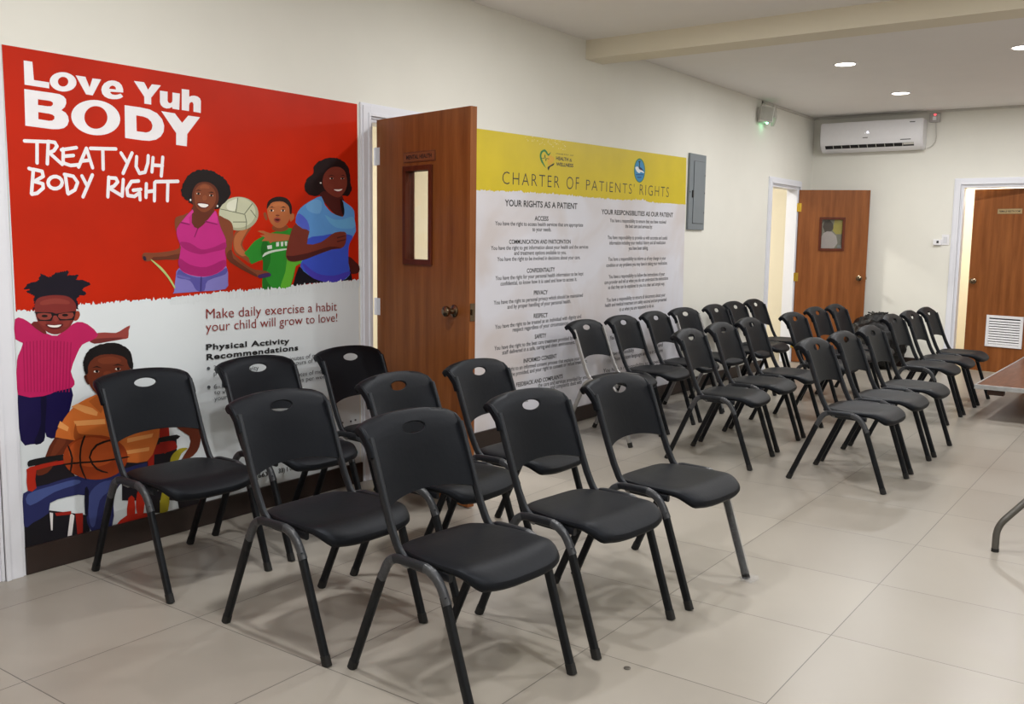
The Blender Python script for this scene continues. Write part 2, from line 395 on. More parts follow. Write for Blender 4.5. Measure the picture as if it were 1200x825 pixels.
# ------------------------------------------------------------------ lamps
def area(name, loc, size, watt, col, shape='DISK', spread=PI):
    l = bpy.data.lights.new(name, 'AREA'); l.shape = shape; l.size = size; l.energy = watt; l.color = col; l.spread = spread
    o = bpy.data.objects.new(name, l); COL.objects.link(o); o.location = loc; return o
GLOW = mat('lit_lamp_lens', (255, 246, 232), .4, emit=9)
def downlight(x, y, label=None):
    r = empty('downlight', (x, y, ZC))
    tag(r, label or 'round recessed ceiling downlight outside the picture', 'ceiling light', 'recessed ceiling downlights')
    bm = bmesh.new(); seg = 32; prof = [(.096, 0), (.096, -.004), (.088, -.007), (.08, -.005), (.078, 0)]
    lathe(bm, prof, Matrix(), seg); obj('trim_ring', bm, WHITEPL, r, True)
    bm = bmesh.new(); lathe(bm, [(.001, -.001), (.078, -.001), (.078, -.004), (.001, -.006)], Matrix(), seg); obj('lens', bm, GLOW, r, True)
    a = area('downlight_lamp', (0, 0, -.012), .15, LAMP_W*(.72 if x > 6 else 1), LAMP_COL); a.parent = r
downlight(8.07, -1.32, 'round lit downlight in the ceiling, nearer of the two above the chair rows')
downlight(9.865, -1.32, 'small round lit downlight in the ceiling closest to the air conditioner')
downlight(8.07, -2.625, 'lit downlight cut by the right edge of the photo, near the beam')
for x, y in ((9.865, -2.625), (8.07, -4.4), (9.865, -4.4), (4.6, -1.5), (4.6, -3.4), (4.6, -5.3), (2.0, -1.5), (2.0, -3.4), (2.0, -5.3), (-.5, -1.5), (-.5, -3.4), (-.5, -5.3)):
    downlight(x, y)
area('side_room_lamp', (4.9, 1.4, ZC-.03), .4, ROOM_W, (1, .96, .88))
area('side_room_lamp', (9.6, 1.4, ZC-.03), .4, ROOM_W, (1, .96, .88))
area('restroom_lamp', (XB+.95, -2.1, ZC-.03), .4, ROOM_W*.7, (1, .94, .82))

# ------------------------------------------------------------------ chairs
def make_seat():
    n = 20; bm = bmesh.new(); top, bot = {}, {}
    for i in range(n+1):
        for j in range(n+1):
            a = -1+2*i/n; b = -1+2*j/n
            c = .62 if b < 0 else .30
            x = a*math.sqrt(1-c*b*b/2*abs(b)**2); y = b*math.sqrt(1-c*.75*a*a/2*a*a)
            Y = -.080 + y*.200                      # front -.30 .. rear +.12
            hw = .212 - .030*max(0, y)**1.5
            X = x*hw
            z = .449 - .012*(1-min(1, abs(a))**2)*max(0, 1-b*b)
            f = max(0, (-y-.50)/.50); z -= .050*f**1.8            # waterfall front
            rr = max(0, (y-.55)/.45); z -= .008*rr*rr
            z -= .010*abs(a)**8
            top[i, j] = bm.verts.new((X, Y, z))
            th = .020 + .018*min(1, max(0, -y*1.3))**2 - .004*f**3
            yb = -.080+(Y+.080)*(.985 if y > -.5 else .985-.05*f)
            bot[i, j] = bm.verts.new((X*.97, yb, z-th))
    for i in range(n):
        for j in range(n):
            bm.faces.new((top[i, j], top[i+1, j], top[i+1, j+1], top[i, j+1])); bm.faces.new((bot[i, j], bot[i, j+1], bot[i+1, j+1], bot[i+1, j]))
    ring = [(i, 0) for i in range(n)]+[(n, j) for j in range(n)]+[(i, n) for i in range(n, 0, -1)]+[(0, j) for j in range(n, 0, -1)]
    mid = {}
    for k in ring:
        t, b_ = top[k].co, bot[k].co; m = t.lerp(b_, .55); o = Vector((m.x, m.y+.080, 0)).normalized()*(.006+.006*max(0, min(1, (-m.y-.15)/.1)))
        mid[k] = bm.verts.new(m+o)
    for k, k2 in zip(ring, ring[1:]+ring[:1]):
        bm.faces.new((top[k], top[k2], mid[k2], mid[k])); bm.faces.new((mid[k], mid[k2], bot[k2], bot[k]))
    return bm
CEN = [(.168, .578), (.187, .645), (.204, .705), (.207, .717), (.219, .755), (.232, .790), (.246, .814), (.262, .826), (.280, .824), (.292, .814)]
SID = [(.132, .556), (.160, .630), (.184, .695), (.188, .707), (.204, .744), (.220, .772), (.238, .790), (.256, .799), (.276, .799), (.291, .790)]
HW = [.190, .192, .193, .2145, .215, .2145, .213, .209, .202, .196]
def post_pt(z):      # centre line of the back posts
    pts = [(.079, .425), (.138, .569), (.2, .736), (.212, .765)]
    for (y0, z0), (y1, z1) in zip(pts, pts[1:]):
        if z <= z1: return y0+(y1-y0)*(z-z0)/(z1-z0)
    return pts[-1][0]
def make_back():
    nu = 22; bm = bmesh.new(); nv = len(HW); F, B = {}, {}
    for i in range(nu+1):
        u = -1+2*i/nu; w_ = abs(u)**2.3
        for v in range(nv):
            y = CEN[v][0]*(1-w_)+SID[v][0]*w_; z = CEN[v][1]*(1-w_)+SID[v][1]*w_
            if v >= 6: z -= .010*max(0, (abs(u)-.8)/.2)**2*(v-5)/4
            # normal of the profile
            a = SID[max(v-1, 0)]; b = SID[min(v+1, nv-1)]; t = Vector((b[0]-a[0], b[1]-a[1])).normalized()
            n = Vector((t.y, -t.x))
            F[i, v] = bm.verts.new((u*HW[v], y, z))
            B[i, v] = bm.verts.new((u*HW[v], y+n.x*.009, z+n.y*.009))
    for i in range(nu):
        for v in range(nv-1):
            bm.faces.new((F[i, v], F[i+1, v], F[i+1, v+1], F[i, v+1])); bm.faces.new((B[i, v], B[i, v+1], B[i+1, v+1], B[i+1, v]))
    for i in range(nu):
        for v in (0, nv-1): bm.faces.new((F[i, v], F[i+1, v], B[i+1, v], B[i, v]))
    for v in range(nv-1):
        for i in (0, nu): bm.faces.new((F[i, v], F[i, v+1], B[i, v+1], B[i, v]))
    bmesh.ops.recalc_face_normals(bm, faces=bm.faces)
    me = bpy.data.meshes.new('b'); bm.to_mesh(me); bm.free(); o = link('b', me)
    # grip hole
    cb = bmesh.new(); R = Matrix.Translation((0, .226, .772)) @ Matrix.Rotation(PI/2-.38, 4, 'X')
    seg = 28; ra = [cb.verts.new(R @ Vector((.052*math.copysign(abs(math.cos(2*PI*k/seg))**.9, math.cos(2*PI*k/seg)), .0215*math.sin(2*PI*k/seg), -.08))) for k in range(seg)]
    rb = [cb.verts.new(R @ Vector((.052*math.copysign(abs(math.cos(2*PI*k/seg))**.9, math.cos(2*PI*k/seg)), .0215*math.sin(2*PI*k/seg), .08))) for k in range(seg)]
    for k in range(seg): cb.faces.new((ra[k], ra[(k+1) % seg], rb[(k+1) % seg], rb[k]))
    cb.faces.new(list(reversed(ra))); cb.faces.new(rb); bmesh.ops.recalc_face_normals(cb, faces=cb.faces)
    cm = bpy.data.meshes.new('c'); cb.to_mesh(cm); cb.free(); co = link('c', cm)
    md = o.modifiers.new('cut', 'BOOLEAN'); md.operation = 'DIFFERENCE'; md.object = co; md.solver = 'EXACT'
    bpy.context.view_layer.update()
    dg = bpy.context.evaluated_depsgraph_get(); me2 = bpy.data.meshes.new_from_object(o.evaluated_get(dg))
    bpy.data.objects.remove(o); bpy.data.objects.remove(co); bpy.data.meshes.remove(me); bpy.data.meshes.remove(cm)
    bm = bmesh.new(); bm.from_mesh(me2); bpy.data.meshes.remove(me2)
    # rim of the grip hole and the two sleeves that swallow the post tops
    rim = []
    for k in range(33):
        t = 2*PI*k/32; c_, s_ = .0535*math.cos(t), .023*math.sin(t)
        rim.append(R @ Vector((c_, s_, -.004)))
    sweep(bm, rim, .004, .004, 6, Vector((0, 1, .3)), cap=False)
    for s in (-1, 1):
        path = [(s*.2055, post_pt(z)+.005, z) for z in (.706, .72, .74)]
        for v in range(5, 10):
            p_, q_ = SID[v-1], SID[min(v+1, 9)]; t = Vector((q_[0]-p_[0], q_[1]-p_[1])).normalized()
            path.append((s*(HW[v]-.0095), SID[v][0]+t.y*.011, SID[v][1]-t.x*.011-(.010*(v-5)/4 if v >= 6 else 0)))
        sweep(bm, path, .0095, .0150, 16, Vector((1, 0, 0)), sq=.7)
    return bm
def leg_xy(front): return (-.272, -.158) if front else (.272, .104)
def rail_path(s):
    x = s*.231
    return fillet([(x, .122, .345), (x, .080, .425), (x, -.118, .426), (x, -.166, .335)], [.042, .062], 7)
def make_chair(fm, lm, film=True):
    r = empty('stacking_chair')
    so = obj('seat', make_seat(), SHELL, r, True)
    md = so.modifiers.new('smooth', 'SUBSURF'); md.levels = 1; md.render_levels = 1
    obj('backrest', make_back(), SHELL, r, True)
    for s in (-1, 1):
        x = s*.2005; bm = bmesh.new()
        path = [(x, post_pt(.765), .765)]+[(x, post_pt(z), z) for z in (.736, .65, .569, .50)]
        path += fillet([(x, post_pt(.50), .50), (x, .062, .408), (x, -.15, .405)], [.055], 7)[1:]
        sweep(bm, path, .0085, .0145, 12, sq=.55); obj('back_post', bm, fm, r, True)
        bm = bmesh.new(); sweep(bm, rail_path(s), .0112, .0142, 12, sq=.7); rail = obj('side_rail', bm, fm, r, True)
        if film:
            rp = rail_path(s); 
            for seg_, q in ((rp[0:7], 0), (rp[-8:], 1)):
                bm = bmesh.new(); sweep(bm, seg_, .0119, .0150, 12, sq=.7)
                for vv in bm.verts: vv.co += Vector((random.uniform(-1, 1), random.uniform(-1, 1), random.uniform(-1, 1)))*.0006
                obj('plastic_wrap', bm, FILM if fm is FRAME else SILVER, rail, True)
        for front in (0, 1):
            yb, yt = ((-.272, -.1545) if front else (.272, .1165)); bm = bmesh.new(); xb = s*(.229 if front else .224)
            top = Vector((s*.231, yt, .357)); b_ = Vector((xb, yb, .012))
            sweep(bm, [b_, b_.lerp(top, .5), top], .0115, .0148, 12, sq=.6); lg = obj('leg', bm, lm, r, True)
            bm = bmesh.new(); t = (b_-top).normalized(); sweep(bm, [b_-t*.022, b_+t*.004, b_+t*.0125], .0128, .0160, 12, sq=.6); obj('foot_cap', bm, RUBBER, lg, True)
    for y, z in ((.03, .398), (-.10, .398)):
        bm = bmesh.new(); sweep(bm, [(-.226, y, z+.012), (-.21, y, z), (0, y, z-.004), (.21, y, z), (.226, y, z+.012)], .006, .006, 8, Vector((0, 1, 0))); obj('stretcher', bm, SILVER if film else fm, r, True)
    return r
POSE = {
'G':(2.275,-1.964,-0.096),'D':(2.278,-1.326,-0.035),'A':(2.288,-0.460,-0.030),'H':(2.878,-2.017,-0.107),'I':(3.457,-2.076,-0.093),
'W1':(5.794,-0.506,0.008),'W2':(6.344,-0.504,0.025),'W3':(6.920,-0.487,0.051),'W4':(7.469,-0.474,-0.064),'W5':(8.11,-0.49,0.03),'W6':(8.658,-0.445,0.011),'W7':(9.176,-0.446,0.037),
'M1':(5.678,-1.379,0.061),'M2':(6.290,-1.336,0.035),'M3':(6.866,-1.316,0.042),'M4':(7.659,-1.371,-0.022),'M5':(8.464,-1.299,-0.005),'M6':(9.015,-1.311,-0.002),
'F1':(5.645,-2.204,-0.033),'F2':(6.227,-2.209,-0.012),'F3':(6.817,-2.218,-0.010),'F4':(8.078,-2.052,-0.026),'F5':(8.645,-2.061,-0.006),'F6':(9.236,-2.070,-0.016),
'B':(2.884,-0.458,-0.028),'C':(3.465,-0.480,-0.042),'E':(2.919,-1.330,0.024),'F':(3.492,-1.314,0)}
LAB = {
'A':'leftmost black chair, its back hiding the boy in the wheelchair on the red poster',
'B':'black chair against the red poster right below the word Recommendations',
'C':'black chair at the end of the red poster, beside the open brown door frame',
'D':'black chair at the left end of the middle row, directly behind the frontmost chair',
'E':'black chair in the centre of the near nine, brown door showing through its grip hole',
'F':'black chair before the free edge of the open brown door and the white poster',
'G':'frontmost and largest black chair, at the bottom centre of the photo',
'H':'large black chair between the frontmost chair and the one with a plastic-wrapped leg',
'I':'black chair whose front right leg is still wrapped in clear plastic down to the floor',
'W1':'black chair with a silver frame against the white charter poster, first of its row',
'W2':'black framed chair against the white charter poster, right beside the silver-framed first chair',
'W3':'black chair at the right end of the charter poster, third along the far wall row',
'W4':'silver-posted black chair just right of the charter poster, before the bare cream wall',
'W5':'black chair against bare cream wall, fifth along the far wall row',
'W6':'black chair against bare cream wall, last but one before the far open doorway',
'W7':'last black chair of the wall row, in front of the far lit doorway',
'M1':'black chair opening the middle row of the far block, nearest the camera in that row',
'M2':'second black chair of the far middle row, right after the nearest one in it',
'M3':'third black chair of the far middle row, last before the gap in that row',
'M4':'black chair after the gap in the middle row, far door hinges behind it',
'M5':'black chair before the middle of the far brown door, last but one of its row',
'M6':'last black chair of the far middle row, next to the black bag',
'F1':'black chair nearest the camera in the far front row, all four legs in full view',
'F2':'second black chair of the far front row, close beside the nearest one in that row',
'F3':'third black chair of the far front row, just before the gap in that row',
'F4':'black chair after the gap in the far front row, its back overlapping the black bag',
'F5':'last but one black chair of the far front row, bare back wall behind it',
'F6':'last black chair of the far front row, nearest the restroom door and the low platform',
}
protos = {'dark': make_chair(FRAME, LEG), 'silver': make_chair(SILVER, SILVER)}
used = set()
def copy_tree(o, parent=None):
    c = o.copy(); COL.objects.link(c)
    if parent is not None: c.parent = parent
    for ch in list(o.children): copy_tree(ch, c)
    return c
for k in 'A B C D E F G H I W1 W2 W3 W4 W5 W6 W7 M1 M2 M3 M4 M5 M6 F1 F2 F3 F4 F5 F6'.split():
    kind = 'silver' if k in ('W1', 'W4') else 'dark'
    if kind in used: o = copy_tree(protos[kind])
    else: o = protos[kind]; used.add(kind)
    x, y, t = POSE[k]; o.location = (x, y, 0); o.rotation_euler = (0, 0, t)
    g = 'chairs in the near block' if len(k) == 1 else {'W': 'chairs of the far wall row', 'M': 'chairs of the far middle row', 'F': 'chairs of the far front row'}[k[0]]
    tag(o, LAB[k], 'chair', g)
    if k == 'I':      # clear wrap still on the front right leg, scrap of film at its foot
        lg = [c for c in o.children if c.name.startswith('leg') and max(v.co.x for v in c.data.vertices) > .1 and min(v.co.y for v in c.data.vertices) < -.2][0]
        bm = bmesh.new(); a = Vector((.229, -.272, .02)); b = Vector((.231, -.165, .33))
        sweep(bm, [a.lerp(b, i/14) for i in range(15)], .0165, .0205, 12)
        for vv in bm.verts: vv.co += Vector((random.uniform(-1, 1), random.uniform(-1, 1), 0))*.0025
        bmesh.ops.subdivide_edges(bm, edges=bm.edges[:], cuts=1)
        cl = mat('clear_wrinkled_film', (210, 212, 215), .25, alpha=.13, bump=.5, nscale=60)
        obj('plastic_wrap', bm, cl, lg)
        bm = bmesh.new(); pts = []
        for i in range(14):
            t_ = 2*PI*i/14; rr = random.uniform(.02, .05); pts.append(Vector((.229+rr*math.cos(t_)*1.5, -.285+rr*math.sin(t_)*.8, .003+random.uniform(0, .006))))
        top = [bm.verts.new(p) for p in pts]; bo = [bm.verts.new((p.x, p.y, .001)) for p in pts]; ct = bm.verts.new((.229, -.275, .012)); cb = bm.verts.new((.229, -.275, .001))
        for i in range(14):
            j = (i+1) % 14; bm.faces.new((top[i], top[j], ct)); bm.faces.new((bo[j], bo[i], cb)); bm.faces.new((top[j], top[i], bo[i], bo[j]))
        obj('plastic_scrap', bm, cl, lg)

# ------------------------------------------------------------------ printed posters
def ink(name, rgb, rough=.42): return mat('print_'+name, rgb, rough, noise=.03, nscale=12, spec=.25)
def C(x0, y0, s): return lambda *p: [(x0+a/s, y0+b/s) for a, b in p]
def ell(cx, cy, rx, ry, n=20, a=0):
    return [(cx+rx*math.cos(2*PI*k/n)*math.cos(a)-ry*math.sin(2*PI*k/n)*math.sin(a), cy+rx*math.cos(2*PI*k/n)*math.sin(a)+ry*math.sin(2*PI*k/n)*math.cos(a)) for k in range(n)]
YL = -.0032; STEP = .00004
Y0 = -.0033
def fuzz(pix, amp, step=1.3):
    pts = [(p.x, p.y) for p in smooth_closed([(a, b, 0) for a, b in pix], 4)]
    cx = sum(a for a, b in pts)/len(pts); cy = sum(b for a, b in pts)/len(pts); out = []
    for (x0, y0_), (x1, y1) in zip(pts, pts[1:]+pts[:1]):
        n = max(1, int(math.hypot(x1-x0, y1-y0_)/step))
        for i in range(n):
            t = i/n; x, y = x0+(x1-x0)*t, y0_+(y1-y0_)*t; d = max(1, math.hypot(x-cx, y-cy)); r = random.uniform(-.4, 1)*amp
            out.append((x+(x-cx)/d*r, y+(y-cy)/d*r))
    return out
def figure(name, parent, shapes, y0=None):
    """shapes: (rgb, pixel outline, smooth) from back to front, one printed figure"""
    bm = bmesh.new(); ms = []
    global YL
    YL = Y0 if y0 is None else y0
    for rgb, pix, sm in shapes:
        if rgb not in ms: ms.append(rgb)
        wall_poly(bm, pix, YL, ms.index(rgb), sm); YL -= STEP
    return obj(name, bm, [ink('%d_%d_%d' % c, c) for c in ms], parent)
def sheet(name, quad, m, thick=.002):
    bm = bmesh.new(); q = [on_y(*p) for p in quad]
    f = [bm.verts.new((p.x, -.003, p.z)) for p in q]; b = [bm.verts.new((p.x, -.003+thick, p.z)) for p in q]
    bm.faces.new(f); bm.faces.new(b[::-1])
    for i in range(4): bm.faces.new((f[i], f[(i+1) % 4], b[(i+1) % 4], b[i]))
    return obj(name, bm, m)
def jag(path, amp, step=1.2):
    out = []
    for (x0, y0), (x1, y1) in zip(path, path[1:]):
        n = max(1, int(math.hypot(x1-x0, y1-y0)/step))
        for i in range(n):
            t = i/n; out.append((x0+(x1-x0)*t, y0+(y1-y0)*t+random.choice((0, 0, 1, 1, -1))*random.uniform(0, amp)))
    out.append(path[-1]); return out
SHEET1 = mat('white_vinyl_print', (222, 229, 233), .4, noise=.02, nscale=2, spec=.4)
p1 = sheet('poster', [(1.5, 52), (418, 122), (421.5, 571), (28.5, 641)], SHEET1)
tag(p1, 'large red and white vinyl poster of children exercising, headed Love Yuh BODY', 'poster')
RED = mat('print_red', (186, 36, 8), .36, noise=.09, nscale=3, spec=.15)
bm = bmesh.new()
wall_poly(bm, [(1.5, 52), (418, 122), (420, 328)]+jag([(419.7, 327), (378, 331), (330, 337), (290, 340), (250, 344), (199, 348.5), (150, 352), (94, 356), (60, 361), (18, 364)], 2.6)[1:], YL); YL -= STEP
obj('red_background', bm, RED, p1)
WHITE = ink('white', (238, 236, 240))
bm = bmesh.new(); c1 = C(20, 60, 4.583)
GLYPH = [
 [((33, 50), (80, 57), (88, 155), (170, 168), (170, 200), (38, 180))],
 [ell(245, 165, 72, 52, 32, .1), ell(245, 164, 28, 26, 24)],
 [((312, 130), (365, 138), (387, 195), (403, 146), (449, 152), (404, 238), (368, 232))],
 [((568, 222), (567, 203), (560, 183), (546, 168), (525, 159), (505, 157), (485, 161), (466, 173), (454, 190), (450, 208), (455, 228), (468, 244), (488, 254), (510, 258), (535, 258), (555, 253), (567, 244), (554, 228), (540, 233), (524, 235), (508, 232), (498, 223), (500, 218)), ((492, 202), (497, 191), (508, 185), (519, 187), (527, 195), (529, 206))],
 [((625, 160), (680, 167), (701, 207), (722, 178), (770, 184), (718, 250), (718, 287), (681, 282), (681, 245))],
 [((765, 212), (806, 218), (806, 266), (810, 276), (820, 280), (829, 275), (832, 265), (832, 222), (872, 228), (869, 315), (833, 309), (830, 300), (816, 307), (800, 308), (783, 302), (770, 290), (765, 274))],
 [((882, 203), (922, 208), (922, 245), (935, 240), (950, 239), (968, 244), (980, 254), (985, 268), (984, 332), (945, 325), (945, 284), (941, 275), (933, 273), (925, 279), (922, 290), (921, 322), (882, 316))],
 [((36, 203), (190, 225), (225, 231), (247, 242), (260, 258), (262, 280), (254, 300), (236, 317), (258, 330), (272, 350), (276, 375), (268, 398), (250, 413), (222, 419), (185, 419), (42, 400)), ((110, 258), (160, 265), (180, 269), (190, 277), (190, 288), (180, 296), (160, 296), (110, 289)), ((112, 327), (170, 336), (188, 341), (198, 350), (198, 364), (187, 373), (168, 374), (112, 365))],
 [ell(420, 357, 132, 94, 40, .13), ell(421, 356, 62, 61, 32, .3)],
 [((575, 290), (660, 302), (710, 313), (750, 334), (776, 364), (788, 400), (785, 432), (770, 458), (744, 475), (708, 482), (670, 479), (578, 466)), ((638, 345), (675, 351), (700, 361), (718, 379), (725, 400), (721, 420), (708, 433), (690, 437), (640, 430))],
 [((772, 322), (845, 334), (884, 385), (917, 346), (980, 355), (912, 445), (909, 511), (852, 503), (852, 440))]]
for g in GLYPH: wall_loops(bm, [c1(*lp) for lp in g], YL)
YL -= STEP; obj('headline', bm, WHITE, p1)
bm = bmesh.new()
HAND = [((38, 482), (178, 487)), ((105, 487), (105, 600)), ((165, 487), (160, 605)), ((165, 485), (200, 490), (212, 510), (195, 535), (170, 545), (240, 608)), ((245, 525), (245, 600)), ((236, 530), (316, 518)), ((245, 565), (300, 560)), ((245, 600), (285, 614), (326, 610)),
 ((328, 622), (370, 522)), ((370, 522), (403, 626)), ((345, 590), (390, 585)), ((392, 522), (528, 525)), ((458, 525), (460, 634)), ((556, 547), (590, 600)), ((615, 547), (567, 656)), ((640, 567), (637, 620), (655, 656), (685, 650), (700, 600), (702, 562)), ((728, 572), (722, 648)), ((780, 570), (772, 670)), ((728, 612), (778, 615)),
 ((62, 630), (85, 637), (75, 765)), ((85, 635), (132, 645), (138, 672), (90, 700), (136, 712), (138, 735), (105, 763), (77, 768)), tuple(ell(202, 706, 38, 33, 14))+((240, 706),), ((257, 667), (270, 763)), ((252, 662), (300, 672), (323, 705), (308, 745), (272, 766)), ((346, 670), (372, 720)), ((402, 665), (352, 782)),
 ((490, 677), (485, 782)), ((490, 680), (528, 682), (538, 702), (518, 725), (492, 735), (560, 776)), ((568, 690), (562, 778)), ((650, 697), (612, 700), (587, 740), (592, 775), (628, 780), (656, 760), (658, 798)), ((622, 747), (662, 742)), ((692, 712), (690, 785)), ((737, 706), (735, 803)), ((690, 755), (735, 750)), ((742, 701), (862, 699)), ((808, 702), (805, 803))]
for i, st in enumerate(HAND): wall_stroke(bm, c1(*st), 4.2, YL-.00003*(i % 5))
YL -= STEP*2; obj('handwritten_slogan', bm, WHITE, p1)
c2, c3, c4, c5 = C(160, 190, 5.325), C(250, 180, 5), C(10, 310, 3.75), C(20, 400, 3.436)
# volleyball and boy in green
SK1, SK1d = (178, 104, 62), (138, 72, 40)
figure('boy_in_green_shirt', p1, [
 (SK1d, c3((120, 470), (150, 440), (205, 430), (218, 440), (190, 480), (167, 535), (200, 585), (228, 620), (215, 645), (170, 615), (125, 585), (113, 530)), 3),
 (SK1, c3((126, 480), (160, 450), (200, 440), (180, 480), (158, 535), (190, 590), (165, 600), (128, 570), (118, 530)), 3),
 ((42, 138, 44), c3((178, 585), (200, 560), (240, 512), (300, 480), (345, 462), (400, 448), (460, 438), (520, 560), (520, 640), (480, 660), (450, 780), (345, 803), (285, 800), (288, 700), (287, 622), (222, 648), (205, 610)), 2),
 ((30, 108, 34), c3((300, 500), (330, 560), (330, 640), (300, 720), (340, 790), (287, 795), (288, 640), (275, 560)), 3),
 ((96, 176, 50), c3((440, 580), (520, 590), (520, 640), (480, 660), (445, 780), (390, 790), (420, 690)), 3),
 ((205, 220, 205), c3((285, 607), (298, 582), (350, 565), (430, 555), (440, 562), (360, 575), (310, 592)), 2),
 ((216, 222, 216), c3((312, 540), (340, 535), (342, 557), (316, 560)), 0), ((216, 222, 216), c3((365, 520), (382, 518), (382, 543), (366, 545)), 0), ((216, 222, 216), c3((392, 518), (408, 516), (406, 542), (394, 543)), 0), ((216, 222, 216), c3((415, 515), (430, 514), (428, 540), (418, 541)), 0),
 (SK1d, c3((348, 420), (430, 420), (432, 445), (390, 458), (346, 448)), 2),
 (SK1d, c3((290, 352), (305, 345), (315, 385), (303, 388)), 3), (SK1, c3((445, 358), (468, 352), (470, 380), (448, 398)), 3),
 (SK1, c3((314, 300), (335, 280), (380, 270), (430, 285), (448, 330), (445, 375), (428, 412), (395, 435), (360, 430), (330, 400), (314, 350)), 3),
 ((186, 112, 67), c3((348, 296), (385, 288), (418, 298), (415, 310), (385, 306), (352, 310)), 3),
 ((34, 22, 20), c3((310, 325), (316, 285), (345, 260), (385, 252), (430, 264), (456, 305), (455, 352), (445, 350), (440, 312), (405, 282), (345, 285), (322, 310)), 3),
 ((235, 225, 215), c3(*ell(340, 334, 12, 5, 12)), 0), ((235, 225, 215), c3(*ell(405, 334, 12, 5, 12)), 0), ((30, 18, 14), c3(*ell(338, 333, 7, 7, 10)), 0), ((30, 18, 14), c3(*ell(405, 333, 7, 7, 10)), 0),
 ((44, 24, 18), c3((322, 318), (340, 310), (358, 318), (340, 316)), 0), ((44, 24, 18), c3((388, 318), (408, 309), (424, 318), (406, 316)), 0),
 ((120, 58, 36), c3((360, 362), (372, 357), (386, 362), (374, 368)), 2), ((150, 64, 56), c3((350, 385), (370, 373), (392, 385), (380, 402), (362, 402)), 3), ((60, 22, 22), c3((357, 388), (372, 382), (386, 388), (374, 394)), 2),
 (SK1, c3((255, 455), (290, 452), (330, 466), (440, 475), (455, 505), (345, 517), (330, 530), (322, 512), (280, 512), (300, 492), (268, 478), (300, 474)), 2)])
BALL = (196, 198, 170)
figure('volleyball', p1, [((168, 168, 140), c3(*ell(145, 352, 116, 99, 36)), 0), (BALL, c3(*ell(138, 345, 106, 90, 36)), 0), ((224, 226, 206), c3((80, 290), (120, 268), (135, 270), (122, 335), (78, 325)), 3)] +
 [((110, 116, 96), c3(*[(a+.0, b) for a, b in q]), 0) for q in (
  ((138, 258), (143, 258), (131, 345), (126, 345)), ((36, 326), (37, 322), (181, 354), (180, 359)), ((179, 358), (176, 354), (224, 290), (228, 294)), ((179, 358), (184, 357), (194, 402), (189, 445), (185, 445), (189, 402)), ((110, 398), (190, 398), (190, 403), (112, 403)), ((212, 330), (216, 328), (250, 372), (247, 376)))], y0=-.0043)
SK2, SK2d, SK2l = (128, 66, 40), (98, 46, 28), (146, 80, 50)
